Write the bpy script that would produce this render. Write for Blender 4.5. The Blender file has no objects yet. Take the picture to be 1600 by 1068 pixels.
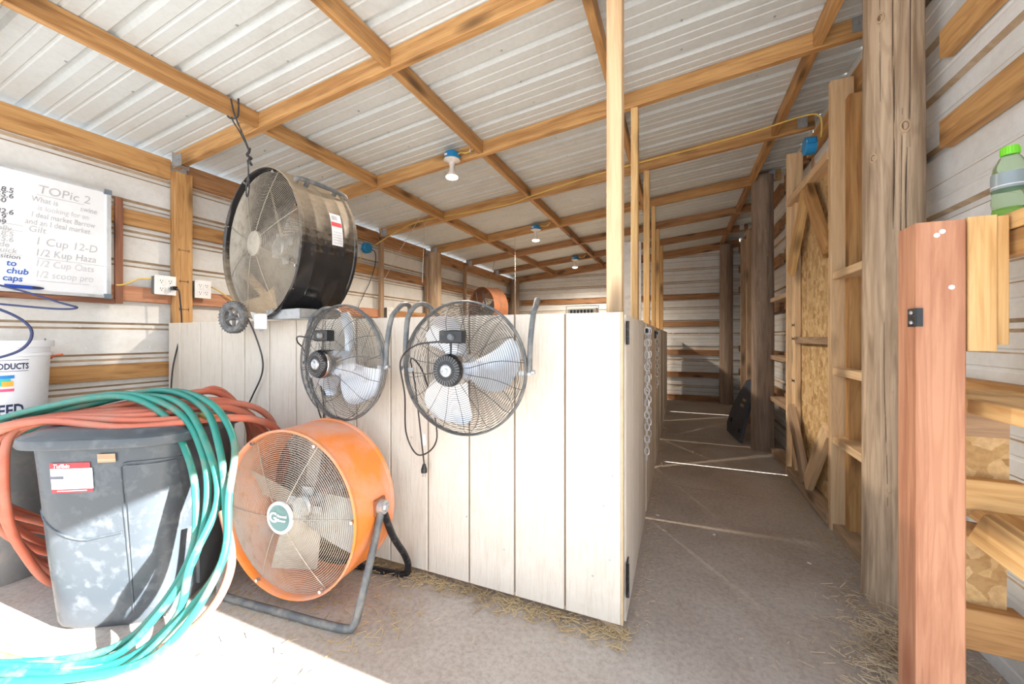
import bpy, math, random
from math import pi, sin, cos, radians, hypot
from mathutils import Vector, Matrix, noise

random.seed(7)
sc = bpy.context.scene
COL = sc.collection

# ------------------------------------------------------------------ camera
cam_d = bpy.data.cameras.new('camera')
cam_d.sensor_width = 36.0
cam_d.lens = 610.0 / 1600.0 * 36.0
cam_d.shift_y = -8.0 / 1600.0
cam_d.clip_start = 0.02
cam = bpy.data.objects.new('camera', cam_d)
cam.location = (0.186, -1.412, 1.043)
cam.rotation_euler = (radians(90), 0, radians(23.1))
COL.objects.link(cam)
sc.camera = cam

# ------------------------------------------------------------------ world, sun, exposure
world = bpy.data.worlds.new('world')
sc.world = world
world.use_nodes = True
wn = world.node_tree
wn.nodes.clear()
sky = wn.nodes.new('ShaderNodeTexSky')
sky.sky_type = 'NISHITA'
sky.sun_disc = False
sky.sun_elevation = radians(27)
sky.sun_rotation = radians(90)
sky.air_density = 1.0
sky.dust_density = 2.5
sky.ozone_density = 1.0
mixw = wn.nodes.new('ShaderNodeMixRGB')
mixw.inputs['Fac'].default_value = 0.55
mixw.inputs['Color2'].default_value = (4.6, 5.05, 5.6, 1)
bgn = wn.nodes.new('ShaderNodeBackground')
bgn.inputs['Strength'].default_value = 0.39
won = wn.nodes.new('ShaderNodeOutputWorld')
wn.links.new(sky.outputs['Color'], mixw.inputs['Color1'])
wn.links.new(mixw.outputs['Color'], bgn.inputs['Color'])
wn.links.new(bgn.outputs['Background'], won.inputs['Surface'])

sun_d = bpy.data.lights.new('sun', 'SUN')
sun_d.energy = 34.0
sun_d.angle = radians(0.6)
sun_d.color = (1.0, 0.985, 0.96)
sun = bpy.data.objects.new('sun', sun_d)
sun.rotation_euler = Vector((-1.0, -0.015, -0.48)).to_track_quat('-Z', 'Y').to_euler()
sun.location = (8, -2, 5)
COL.objects.link(sun)

sc.view_settings.view_transform = 'Standard'
sc.view_settings.look = 'None'
sc.view_settings.gamma = 1.0
sc.view_settings.use_curve_mapping = False
sc.view_settings.exposure = 0.43

# ------------------------------------------------------------------ materials
MATS = {}

def newmat(name):
    m = bpy.data.materials.new(name)
    m.use_nodes = True
    nt = m.node_tree
    b = nt.nodes['Principled BSDF']
    MATS[name] = m
    return m, nt, b

def node(nt, t, **kw):
    n = nt.nodes.new(t)
    for k, v in kw.items():
        setattr(n, k, v)
    return n

def ramp(nt, fac, stops):
    r = node(nt, 'ShaderNodeValToRGB')
    e = r.color_ramp.elements
    while len(e) < len(stops):
        e.new(0.5)
    for i, (p, c) in enumerate(stops):
        e[i].position = p
        e[i].color = (c[0], c[1], c[2], 1) if len(c) == 3 else c
    nt.links.new(fac, r.inputs['Fac'])
    return r.outputs['Color']

def coords(nt, scale=(1, 1, 1), rnd=8.0):
    tc = node(nt, 'ShaderNodeTexCoord')
    oi = node(nt, 'ShaderNodeObjectInfo')
    mul = node(nt, 'ShaderNodeMath', operation='MULTIPLY')
    mul.inputs[1].default_value = rnd
    nt.links.new(oi.outputs['Random'], mul.inputs[0])
    add = node(nt, 'ShaderNodeVectorMath', operation='ADD')
    nt.links.new(tc.outputs['Object'], add.inputs[0])
    nt.links.new(mul.outputs[0], add.inputs[1])
    mp = node(nt, 'ShaderNodeMapping')
    mp.inputs['Scale'].default_value = scale
    nt.links.new(add.outputs[0], mp.inputs['Vector'])
    return mp.outputs['Vector'], oi

def noise_tex(nt, vec, scale=5, detail=5, rough=0.55, dist=0.0):
    n = node(nt, 'ShaderNodeTexNoise')
    n.inputs['Scale'].default_value = scale
    n.inputs['Detail'].default_value = detail
    n.inputs['Roughness'].default_value = rough
    n.inputs['Distortion'].default_value = dist
    nt.links.new(vec, n.inputs['Vector'])
    return n.outputs['Fac']

def mix(nt, fac, a, b, mode='MIX'):
    n = node(nt, 'ShaderNodeMixRGB', blend_type=mode)
    for inp, v in (('Fac', fac), ('Color1', a), ('Color2', b)):
        if isinstance(v, (int, float)):
            n.inputs[inp].default_value = v
        elif isinstance(v, tuple):
            n.inputs[inp].default_value = (v[0], v[1], v[2], 1)
        else:
            nt.links.new(v, n.inputs[inp])
    return n.outputs['Color']

def bump(nt, b, h, strength=0.3, dist=0.01):
    n = node(nt, 'ShaderNodeBump')
    n.inputs['Strength'].default_value = strength
    n.inputs['Distance'].default_value = dist
    nt.links.new(h, n.inputs['Height'])
    nt.links.new(n.outputs['Normal'], b.inputs['Normal'])

def wood(name, light, dark, knot=None, axis='X', rough=0.65, knots=True, var=0.35):
    m, nt, b = newmat(name)
    s = {'X': (1.0, 16, 16), 'Z': (16, 16, 1.0)}[axis]
    vec, oi = coords(nt, s)
    g = noise_tex(nt, vec, 2.2, 6, 0.6, 0.6)
    vec2, _ = coords(nt, tuple(v * 0.45 for v in s))
    g2 = noise_tex(nt, vec2, 1.6, 3, 0.5, 1.2)
    c = ramp(nt, g, [(0.33, dark), (0.58, light)])
    w = node(nt, 'ShaderNodeMath', operation='SINE')
    mm = node(nt, 'ShaderNodeMath', operation='MULTIPLY')
    mm.inputs[1].default_value = 55
    nt.links.new(g2, mm.inputs[0])
    nt.links.new(mm.outputs[0], w.inputs[0])
    rings = ramp(nt, w.outputs[0], [(0.2, (1, 1, 1)), (0.95, tuple(0.4 + 0.6 * (dark[i] / max(light[i], 1e-4)) for i in range(3)))])
    c = mix(nt, 0.55, c, rings, 'MULTIPLY')
    if knots:
        ks = {'X': (2.6, 9, 9), 'Z': (9, 9, 2.6)}[axis]
        kv, _ = coords(nt, ks)
        vo = node(nt, 'ShaderNodeTexVoronoi')
        vo.inputs['Scale'].default_value = 1.0
        nt.links.new(kv, vo.inputs['Vector'])
        kf = ramp(nt, vo.outputs['Distance'], [(0.07, (0.9,) * 3), (0.13, (0.75,) * 3), (0.30, (0, 0, 0))])
        kc = knot or tuple(v * 0.35 for v in dark)
        c = mix(nt, kf, c, kc)
    rr = ramp(nt, oi.outputs['Random'], [(0, (1 - var, 1 - var * 1.15, 1 - var * 1.25)), (1, (1, 1, 1))])
    c = mix(nt, 1.0, c, rr, 'MULTIPLY')
    nt.links.new(c, b.inputs['Base Color'])
    b.inputs['Roughness'].default_value = rough
    bump(nt, b, g, 0.25, 0.004)
    return m

def plain(name, col, rough=0.5, metal=0.0, dust=None, dustamt=0.5, scale=14, coat=0.0, bumpamt=0.0, spec=None):
    m, nt, b = newmat(name)
    b.inputs['Roughness'].default_value = rough
    b.inputs['Metallic'].default_value = metal
    if spec is not None:
        b.inputs['Specular IOR Level'].default_value = spec
    if coat:
        b.inputs['Coat Weight'].default_value = coat
    vec, oi = coords(nt)
    n = noise_tex(nt, vec, scale, 6, 0.65, 0.3)
    d = dust or tuple(v * 0.8 for v in col)
    f = ramp(nt, n, [(0.65 - dustamt * 0.35, (0, 0, 0)), (0.78 - dustamt * 0.2, (1, 1, 1))])
    c = mix(nt, f, col, d)
    nt.links.new(c, b.inputs['Base Color'])
    if dust:
        rr = ramp(nt, f, [(0, (rough,) * 3), (1, (0.85,) * 3)])
        nt.links.new(rr, b.inputs['Roughness'])
    if bumpamt:
        bump(nt, b, n, bumpamt, 0.004)
    return m

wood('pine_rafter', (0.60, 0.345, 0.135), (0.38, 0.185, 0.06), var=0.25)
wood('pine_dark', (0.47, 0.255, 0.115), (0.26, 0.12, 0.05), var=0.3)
wood('pine_pale', (0.82, 0.60, 0.36), (0.66, 0.44, 0.24), var=0.15)
wood('pine_bright', (0.76, 0.50, 0.22), (0.58, 0.33, 0.12), var=0.12)
wood('pine_grey', (0.52, 0.37, 0.24), (0.34, 0.225, 0.14), var=0.25)
wood('redwood', (0.54, 0.27, 0.155), (0.38, 0.16, 0.085), var=0.12, knot=(0.30, 0.10, 0.05))
wood('redwood_trim', (0.28, 0.12, 0.065), (0.17, 0.065, 0.035), var=0.1)
wood('log_wood', (0.54, 0.41, 0.285), (0.30, 0.21, 0.135), axis='Z', knots=False, var=0.1, rough=0.8)
wood('log_wood_dark', (0.33, 0.245, 0.185), (0.19, 0.135, 0.10), axis='Z', knots=False, var=0.1, rough=0.8)
plain('knot_ring', (0.46, 0.33, 0.21), 0.8)
plain('knot_core', (0.20, 0.12, 0.07), 0.8)
plain('crack_dark', (0.05, 0.035, 0.025), 0.9)

def make_osb():
    m, nt, b = newmat('osb')
    vec, oi = coords(nt, (1, 1, 1))
    wv = node(nt, 'ShaderNodeTexNoise')
    wv.inputs['Scale'].default_value = 14
    nt.links.new(vec, wv.inputs['Vector'])
    av = node(nt, 'ShaderNodeVectorMath', operation='MULTIPLY_ADD')
    av.inputs[1].default_value = (0.06, 0.06, 0.06)
    nt.links.new(wv.outputs['Color'], av.inputs[0])
    nt.links.new(vec, av.inputs[2])
    vo = node(nt, 'ShaderNodeTexVoronoi')
    vo.inputs['Scale'].default_value = 26
    vo.inputs['Randomness'].default_value = 1.0
    nt.links.new(av.outputs[0], vo.inputs['Vector'])
    sep = node(nt, 'ShaderNodeSeparateColor')
    nt.links.new(vo.outputs['Color'], sep.inputs[0])
    c = ramp(nt, sep.outputs[0], [(0.0, (0.42, 0.25, 0.10)), (0.35, (0.62, 0.42, 0.19)), (0.7, (0.74, 0.54, 0.29)), (1.0, (0.50, 0.31, 0.13))])
    c2 = ramp(nt, noise_tex(nt, vec, 60, 3), [(0.35, (0.72, 0.66, 0.6)), (0.6, (1, 1, 1))])
    c = mix(nt, 0.7, c, c2, 'MULTIPLY')
    nt.links.new(c, b.inputs['Base Color'])
    b.inputs['Roughness'].default_value = 0.75
    bump(nt, b, sep.outputs[0], 0.3, 0.003)
make_osb()

def make_siding():
    m, nt, b = newmat('siding_paint')
    vec, oi = coords(nt, (22, 22, 1.6), 5)
    g = noise_tex(nt, vec, 4.0, 7, 0.62, 0.9)
    vec2, _ = coords(nt, (1, 1, 1), 5)
    d = noise_tex(nt, vec2, 9, 7, 0.7)
    c = ramp(nt, d, [(0.18, (0.56, 0.48, 0.38)), (0.34, (0.70, 0.625, 0.53)), (0.8, (0.76, 0.69, 0.60))])
    c2 = ramp(nt, g, [(0.3, (0.86, 0.83, 0.79)), (0.5, (1, 1, 1))])
    c = mix(nt, 0.8, c, c2, 'MULTIPLY')
    nt.links.new(c, b.inputs['Base Color'])
    b.inputs['Roughness'].default_value = 0.62
    bump(nt, b, g, 0.55, 0.006)
make_siding()
plain('groove_paint', (0.30, 0.23, 0.16), 0.8)
plain('siding_edge', (0.60, 0.44, 0.27), 0.8)

def make_metal(name, col, dirt, amt=0.35):
    m, nt, b = newmat(name)
    vec, oi = coords(nt, (1, 1, 1), 6)
    d = noise_tex(nt, vec, 3.0, 8, 0.7, 0.4)
    s = noise_tex(nt, vec, 45, 3, 0.6)
    c = ramp(nt, d, [(0.3, dirt), (0.3 + amt, col)])
    c = mix(nt, 0.16, c, ramp(nt, s, [(0.3, (0.6, 0.58, 0.55)), (0.6, (1, 1, 1))]), 'MULTIPLY')
    nt.links.new(c, b.inputs['Base Color'])
    b.inputs['Roughness'].default_value = 0.42
    b.inputs['Specular IOR Level'].default_value = 0.45
make_metal('roof_metal', (0.60, 0.635, 0.635), (0.535, 0.555, 0.55), 0.2)
make_metal('wall_metal', (0.74, 0.76, 0.77), (0.64, 0.63, 0.60), 0.3)
plain('wall_dust', (0.36, 0.25, 0.15), 0.85, dust=(0.52, 0.42, 0.31), dustamt=0.8, scale=9)
plain('roof_seam', (0.60, 0.57, 0.52), 0.6)

def make_concrete():
    m, nt, b = newmat('concrete')
    vec, oi = coords(nt, (1, 1, 1), 0)
    a = noise_tex(nt, vec, 1.7, 8, 0.68, 0.4)
    f = noise_tex(nt, vec, 55, 6, 0.75)
    c = ramp(nt, a, [(0.28, (0.36, 0.30, 0.25)), (0.5, (0.46, 0.405, 0.355)), (0.72, (0.53, 0.49, 0.445))])
    c2 = ramp(nt, f, [(0.3, (0.68, 0.64, 0.6)), (0.55, (1, 1, 1)), (0.78, (1.15, 1.1, 1.04))])
    c = mix(nt, 0.9, c, c2, 'MULTIPLY')
    nt.links.new(c, b.inputs['Base Color'])
    b.inputs['Roughness'].default_value = 0.8
    bump(nt, b, f, 0.2, 0.003)
make_concrete()
plain('gravel_ground', (0.34, 0.33, 0.32), 0.95, dust=(0.28, 0.27, 0.26), scale=6)
plain('joint_dark', (0.09, 0.065, 0.05), 0.95)

plain('black_plastic', (0.060, 0.074, 0.088), 0.33, dust=(0.12, 0.135, 0.15), dustamt=0.4, scale=22, bumpamt=0.08)
plain('black_paint', (0.015, 0.016, 0.018), 0.28, dust=(0.09, 0.08, 0.07), dustamt=0.45, scale=10)
plain('black_gloss', (0.012, 0.013, 0.016), 0.22, dust=(0.05, 0.05, 0.05), dustamt=0.3, scale=30)
plain('grey_tube', (0.10, 0.11, 0.12), 0.35, dust=(0.24, 0.23, 0.21), dustamt=0.6, scale=18)
plain('dusty_wire', (0.36, 0.32, 0.26), 0.7, dust=(0.24, 0.21, 0.17), scale=20)
plain('steel_wire', (0.50, 0.47, 0.41), 0.45, metal=0.3, dust=(0.42, 0.37, 0.30), scale=20)
plain('black_wire', (0.05, 0.05, 0.05), 0.4, dust=(0.20, 0.17, 0.14), dustamt=0.5, scale=20)
plain('chrome', (0.75, 0.76, 0.78), 0.16, metal=1.0)
plain('zinc', (0.52, 0.54, 0.56), 0.38, metal=0.8, dust=(0.42, 0.42, 0.42), scale=30)
plain('chain_zinc', (0.72, 0.73, 0.74), 0.4, metal=0.35)
plain('blade_alu', (0.74, 0.76, 0.80), 0.3, metal=0.55, dust=(0.62, 0.6, 0.57), dustamt=0.3, scale=9)
plain('blade_grimy', (0.22, 0.19, 0.15), 0.7, dust=(0.15, 0.13, 0.10), scale=9)
plain('blade_dusty', (0.50, 0.49, 0.44), 0.45, metal=0.35, dust=(0.44, 0.40, 0.33), dustamt=0.6, scale=9)
plain('orange_paint', (0.86, 0.25, 0.045), 0.42, dust=(0.72, 0.36, 0.25), dustamt=0.75, scale=5)
plain('orange_dull', (0.36, 0.12, 0.04), 0.6, dust=(0.20, 0.10, 0.06), dustamt=0.7, scale=8)
plain('orange_plastic', (0.9, 0.16, 0.03), 0.4)
plain('rubber', (0.11, 0.11, 0.115), 0.85, dust=(0.24, 0.23, 0.21), dustamt=0.6, scale=40, bumpamt=0.3)
plain('hose_green', (0.02, 0.20, 0.16), 0.45, dust=(0.17, 0.20, 0.15), dustamt=0.40, scale=7)
plain('hose_red', (0.50, 0.13, 0.075), 0.5, dust=(0.46, 0.20, 0.14), dustamt=0.6, scale=7)
plain('brass', (0.55, 0.44, 0.12), 0.35, metal=0.8)
plain('blue_plastic', (0.01, 0.22, 0.50), 0.4)
plain('blue_marker', (0.01, 0.06, 0.42), 0.4)
plain('yellow_cable', (0.72, 0.50, 0.12), 0.5)
plain('white_plastic', (0.80, 0.80, 0.80), 0.35)
plain('white_porcelain', (0.78, 0.74, 0.70), 0.3)
plain('slot_black', (0.02, 0.02, 0.02), 0.5)
plain('bucket_white', (0.74, 0.77, 0.84), 0.4, dust=(0.66, 0.68, 0.72), scale=5)
plain('ink_navy', (0.02, 0.03, 0.10), 0.6)
plain('print_blue', (0.02, 0.22, 0.62), 0.6)
plain('print_teal', (0.05, 0.50, 0.48), 0.6)
plain('print_gold', (0.80, 0.45, 0.06), 0.6)
plain('print_pink', (0.75, 0.10, 0.22), 0.6)
plain('whiteboard', (0.80, 0.82, 0.85), 0.2, dust=(0.74, 0.76, 0.80), scale=4)
plain('aluminium', (0.68, 0.72, 0.76), 0.35, metal=0.5)
plain('corner_grey', (0.16, 0.20, 0.24), 0.5)
plain('ink_black', (0.12, 0.13, 0.16), 0.6)
plain('ink_faint', (0.48, 0.49, 0.52), 0.6)
plain('ink_fainter', (0.58, 0.59, 0.62), 0.6)
plain('ink_blue', (0.02, 0.12, 0.48), 0.6)
plain('label_white', (0.82, 0.82, 0.84), 0.5)
plain('label_red', (0.72, 0.04, 0.05), 0.5)
plain('badge_teal', (0.14, 0.27, 0.27), 0.4)
plain('rope', (0.03, 0.03, 0.033), 0.8, dust=(0.12, 0.12, 0.115), scale=40)
plain('string', (0.35, 0.32, 0.28), 0.8)
plain('grey_panel', (0.50, 0.49, 0.48), 0.5)
plain('grey_plastic', (0.14, 0.15, 0.155), 0.6, dust=(0.22, 0.21, 0.2), scale=12)
plain('mat_rubber', (0.035, 0.045, 0.07), 0.55, dust=(0.09, 0.09, 0.1), scale=8)
plain('straw', (0.56, 0.42, 0.23), 0.8, dust=(0.34, 0.23, 0.12), scale=3)
plain('shavings', (0.66, 0.54, 0.38), 0.8, dust=(0.45, 0.34, 0.22), scale=3)
plain('bottle_cap', (0.22, 0.72, 0.04), 0.35)
plain('bottle_label', (0.30, 0.36, 0.38), 0.3)
plain('beige', (0.55, 0.50, 0.42), 0.7)

def dusty_black(name, base, dust):
    m, nt, b = newmat(name)
    geo = node(nt, 'ShaderNodeNewGeometry')
    sep = node(nt, 'ShaderNodeSeparateXYZ')
    nt.links.new(geo.outputs['True Normal'], sep.inputs[0])
    vec, oi = coords(nt)
    n = noise_tex(nt, vec, 30, 6, 0.7, 0.2)
    ad = node(nt, 'ShaderNodeMath', operation='MULTIPLY_ADD')
    nt.links.new(n, ad.inputs[0])
    ad.inputs[1].default_value = 0.7
    nt.links.new(sep.outputs['Z'], ad.inputs[2])
    f = ramp(nt, ad.outputs[0], [(0.22, (0.02,) * 3), (0.48, (0.35,) * 3), (0.98, (1, 1, 1))])
    c = mix(nt, f, base, dust)
    nt.links.new(c, b.inputs['Base Color'])
    nt.links.new(ramp(nt, f, [(0.1, (0.16,) * 3), (0.6, (0.75,) * 3)]), b.inputs['Roughness'])
dusty_black('barrel_black', (0.012, 0.013, 0.016), (0.34, 0.27, 0.19))

def make_glass(name, col, rough=0.05, alpha_mix=0.0):
    m, nt, b = newmat(name)
    b.inputs['Base Color'].default_value = (*col, 1)
    b.inputs['Roughness'].default_value = rough
    b.inputs['Transmission Weight'].default_value = 0.9
    b.inputs['IOR'].default_value = 1.15
make_glass('bottle_plastic', (0.72, 0.93, 0.68))
make_glass('bottle_liquid', (0.45, 0.80, 0.06), 0.15)

def emission(name, col, strength):
    m, nt, b = newmat(name)
    b.inputs['Base Color'].default_value = (*col, 1)
    b.inputs['Emission Color'].default_value = (*col, 1)
    b.inputs['Emission Strength'].default_value = strength
emission('bulb_glow', (1.0, 0.88, 0.7), 6.0)

def M(n):
    return MATS[n]

# ------------------------------------------------------------------ mesh helpers
def rot_to(d, up=(0, 0, 1)):
    """matrix whose X axis is d and Z as near up as possible"""
    x = Vector(d).normalized()
    z = Vector(up)
    z = (z - x * z.dot(x))
    if z.length < 1e-5:
        z = Vector((0, 1, 0)) - x * x.y
    z.normalize()
    y = z.cross(x)
    return Matrix(((x.x, y.x, z.x), (x.y, y.y, z.y), (x.z, y.z, z.z))).to_4x4()

MY = Matrix.Rotation(-pi / 2, 4, 'X')     # sends local Z to +Y

class MB:
    def __init__(s):
        s.v = []; s.f = []; s.mi = []
    def add(s, vs, fs, mi=0, T=None):
        o = len(s.v)
        if T is not None:
            vs = [T @ Vector(p) for p in vs]
        s.v += [tuple(p) for p in vs]
        s.f += [tuple(i + o for i in f) for f in fs]
        s.mi += [mi] * len(fs)
    def box(s, c, d, mi=0, T=None, ch=0.0):
        cx, cy, cz = c; x, y, z = (k / 2 for k in d)
        if ch <= 0:
            vs = [(cx + a * x, cy + b_ * y, cz + e * z) for a in (-1, 1) for b_ in (-1, 1) for e in (-1, 1)]
            s.add(vs, [(0, 1, 3, 2), (4, 6, 7, 5), (0, 4, 5, 1), (2, 3, 7, 6), (0, 2, 6, 4), (1, 5, 7, 3)], mi, T)
        else:
            sec = [(y, z - ch), (y - ch, z), (-y + ch, z), (-y, z - ch), (-y, -z + ch), (-y + ch, -z), (y - ch, -z), (y, -z + ch)]
            vs = [(cx - x, cy + a, cz + b_) for a, b_ in sec] + [(cx + x, cy + a, cz + b_) for a, b_ in sec]
            fs = [(i, (i + 1) % 8, 8 + (i + 1) % 8, 8 + i) for i in range(8)]
            fs += [tuple(range(7, -1, -1)), tuple(range(8, 16))]
            s.add(vs, fs, mi, T)
        return s
    def tube(s, pts, r, n=8, closed=False, mi=0, T=None, cap=True):
        P = [Vector(p) for p in pts]; N = len(P)
        rr = r if hasattr(r, '__len__') else [r] * N
        vs = []
        nrm = None
        for i in range(N):
            if closed:
                t = P[(i + 1) % N] - P[i - 1]
            else:
                t = P[min(i + 1, N - 1)] - P[max(i - 1, 0)]
            if t.length < 1e-9:
                t = Vector((0, 0, 1))
            t.normalize()
            if nrm is None:
                a = Vector((0, 0, 1)) if abs(t.z) < 0.9 else Vector((1, 0, 0))
                nrm = (a - t * a.dot(t)).normalized()
            else:
                nrm = nrm - t * nrm.dot(t)
                if nrm.length < 1e-6:
                    nrm = t.orthogonal()
                nrm.normalize()
            bi = t.cross(nrm)
            for k in range(n):
                a = 2 * pi * k / n
                vs.append(P[i] + (nrm * cos(a) + bi * sin(a)) * rr[i])
        fs = []
        for i in range(N if closed else N - 1):
            j = (i + 1) % N
            for k in range(n):
                l = (k + 1) % n
                fs.append((i * n + k, i * n + l, j * n + l, j * n + k))
        if not closed and cap:
            fs.append(tuple(range(n - 1, -1, -1)))
            fs.append(tuple((N - 1) * n + k for k in range(n)))
        s.add(vs, fs, mi, T)
        return s
    def lathe(s, prof, n=32, mi=0, T=None, mis=None):
        vs = []; fs = []
        m = []
        for (r, h) in prof:
            for k in range(n):
                a = 2 * pi * k / n
                vs.append((r * cos(a), r * sin(a), h))
        o = len(s.v)
        for i in range(len(prof) - 1):
            for k in range(n):
                l = (k + 1) % n
                fs.append((i * n + k, i * n + l, (i + 1) * n + l, (i + 1) * n + k))
                m.append(mis[i] if mis else mi)
        if prof[0][0] > 1e-6 and False:
            pass
        if T is not None:
            vs = [T @ Vector(p) for p in vs]
        s.v += [tuple(p) for p in vs]
        s.f += [tuple(i + o for i in f) for f in fs]
        s.mi += m
        return s
    def ring(s, R, y, r, n=48, k=4, mi=0, T=None):
        pts = [(R * cos(2 * pi * i / n), y, R * sin(2 * pi * i / n)) for i in range(n)]
        return s.tube(pts, r, k, True, mi, T)
    def prism(s, poly, y0, y1, mi=0, T=None):
        n = len(poly)
        vs = [(a, y0, b_) for a, b_ in poly] + [(a, y1, b_) for a, b_ in poly]
        fs = [(i, (i + 1) % n, n + (i + 1) % n, n + i) for i in range(n)] + [tuple(range(n - 1, -1, -1)), tuple(range(n, 2 * n))]
        s.add(vs, fs, mi, T)
        return s
    def build(s, name, mat, parent=None, smooth=False, mw=None, kind=None):
        me = bpy.data.meshes.new(name)
        me.from_pydata(s.v, [], s.f)
        mats = mat if isinstance(mat, (list, tuple)) else [mat]
        for mm in mats:
            me.materials.append(M(mm))
        if len(mats) > 1:
            me.polygons.foreach_set('material_index', s.mi)
        if smooth:
            me.polygons.foreach_set('use_smooth', [True] * len(me.polygons))
            try:
                me.set_sharp_from_angle(angle=radians(40))
            except Exception:
                pass
        me.validate()
        me.update()
        o = bpy.data.objects.new(name, me)
        if parent is not None:
            o.parent = parent
        if mw is not None:
            o.matrix_local = mw
        if kind:
            o['kind'] = kind
        COL.objects.link(o)
        return o

def smooth_pts(P, closed=False, sub=8):
    P = [Vector(p) for p in P]; N = len(P); out = []
    rng = N if closed else N - 1
    for i in range(rng):
        if closed:
            p0, p1, p2, p3 = P[i - 1], P[i], P[(i + 1) % N], P[(i + 2) % N]
        else:
            p0, p1, p2, p3 = P[max(i - 1, 0)], P[i], P[i + 1], P[min(i + 2, N - 1)]
        for k in range(sub):
            t = k / sub
            out.append(0.5 * ((2 * p1) + (p2 - p0) * t + (2 * p0 - 5 * p1 + 4 * p2 - p3) * t * t + (3 * p1 - p0 - 3 * p2 + p3) * t ** 3))
    if not closed:
        out.append(P[-1])
    return out

def tag(o, label=None, cat=None, group=None, kind=None):
    if label: o['label'] = label
    if cat: o['category'] = cat
    if group: o['group'] = group
    if kind: o['kind'] = kind
    return o

def thing(name, label, cat, loc=(0, 0, 0), rotz=0.0, group=None, kind=None):
    o = bpy.data.objects.new(name, None)
    o.empty_display_size = 0.05
    o.location = loc
    o.rotation_euler = (0, 0, rotz)
    COL.objects.link(o)
    return tag(o, label, cat, group, kind)

def struct(name, loc=(0, 0, 0)):
    o = bpy.data.objects.new(name, None)
    o.empty_display_size = 0.05
    o.location = loc
    COL.objects.link(o)
    o['kind'] = 'structure'
    return o

def board(name, p0, p1, w, t, mat, parent=None, up=(0, 0, 1), ch=0.002):
    """a sawn board from p0 to p1 (centre line); w is its size along up, t across"""
    p0 = Vector(p0); p1 = Vector(p1)
    L = (p1 - p0).length
    T = Matrix.Translation((p0 + p1) / 2) @ rot_to(p1 - p0, up)
    return MB().box((0, 0, 0), (L, t, w), ch=ch).build(name, mat, parent, mw=T)

def copy_tree(o, parent=None):
    c = o.copy()
    COL.objects.link(c)
    c.parent = parent
    for ch in list(o.children):
        copy_tree(ch, c)
    return c

def text(s, size, name, mat, parent, T, shear=0.0, align='LEFT', depth=0.0004, bold=0.0):
    cu = bpy.data.curves.new(name, 'FONT')
    cu.body = s
    cu.size = size
    cu.shear = shear
    cu.align_x = align
    cu.extrude = depth
    cu.offset = bold
    cu.resolution_u = 3
    ob = bpy.data.objects.new(name, cu)
    me = bpy.data.meshes.new_from_object(ob)
    bpy.data.objects.remove(ob)
    me.materials.clear()
    me.materials.append(M(mat))
    o = bpy.data.objects.new(name, me)
    o.parent = parent
    o.matrix_local = T
    if name == 'handwriting':
        o['kind'] = 'stuff'
    COL.objects.link(o)
    return o

# ------------------------------------------------------------------ dimensions
XL, XR = -2.83, 1.10          # inner faces of the metal on the side walls
YB, YF = 5.70, -1.30          # back wall, front end of the roof
def zb(x):                    # underside of the rafters
    return 2.118 + 0.098 * (x + 2.80)
RD = 0.090                    # rafter depth
def zr(x):                    # underside of the roof sheets
    return zb(x) + RD
RAFT_Y = [-0.88, 0.05, 0.98, 1.92, 2.87, 3.80, 4.75]
PURL_X = [-1.98, -1.06, -0.15, 0.82]

# corrugated sheet: profile runs along local Y (width), length along local X, inside face looks to -Z
def sheet(name, T, L, W, mats, parent, pitch=0.2286, dust=False):
    prof = []
    mis = []
    y = 0.0
    prof.append((0.0, 0.0))
    k = 0
    while y < W - 0.02:
        w = min(pitch, W - y)
        if w > 0.08:
            prof += [(y + 0.020, 0.0), (y + 0.032, 0.019), (y + 0.050, 0.019), (y + 0.062, 0.0)]
            mis += [0, 1, 0, 1]
        if w > 0.2:
            for q in (0.108, 0.166):
                prof += [(y + q, 0.0), (y + q + 0.005, 0.0035), (y + q + 0.012, 0.0035), (y + q + 0.017, 0.0)]
                mis += [0, 1 if (dust and q == 0.166) else 0, 0, 0]
        y += pitch
        prof.append((min(y, W), 0.0))
        mis.append(0)
    if prof[-1][0] < W - 0.001:
        prof.append((W, 0.0)); mis.append(0)
    n = len(prof)
    vs = [(0, a, b) for a, b in prof] + [(L, a, b) for a, b in prof]
    vs += [(0, a, b + 0.0012) for a, b in prof] + [(L, a, b + 0.0012) for a, b in prof]
    fs = [(i, i + 1, n + i + 1, n + i) for i in range(n - 1)] + [(2 * n + i, 3 * n + i, 3 * n + i + 1, 2 * n + i + 1) for i in range(n - 1)]
    fs += [(0, n, 3 * n, 2 * n), (n - 1, 3 * n - 1, 4 * n - 1, 2 * n - 1)]
    m = MB()
    m.add(vs, fs)
    m.mi = mis + [0] * (len(fs) - len(mis))
    return m.build(name, mats, parent, mw=T)

# ------------------------------------------------------------------ floor and ground
floor = struct('floor')
fm = MB()
def slab(x0, x1, y0, y1):
    j = 0.0035
    MB().box(((x0 + x1) / 2, (y0 + y1) / 2, -0.05), (x1 - x0 - j, y1 - y0 - j, 0.10)).build('slab', 'concrete', floor)
ys = [-1.75, 0.78, 1.55, 3.1, 4.4, 5.95]
slab(-3.05, 1.35, ys[0], ys[1])
for a, b in zip(ys[1:], ys[2:]):
    slab(-3.05, -0.02, a, b)
    slab(-0.02, 1.35, a, b)
MB().box((-0.85, 2.1, -0.115), (4.7, 8.0, 0.02)).build('joint_bed', 'joint_dark', floor)
g = struct('ground')
MB().box((0, 5, -0.18), (60, 60, 0.08)).build('ground_surface', 'gravel_ground', g)
MB().box((-0.85, -4.80, -0.07), (9.0, 6.0, 0.12)).build('apron', 'gravel_ground', g)

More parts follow.
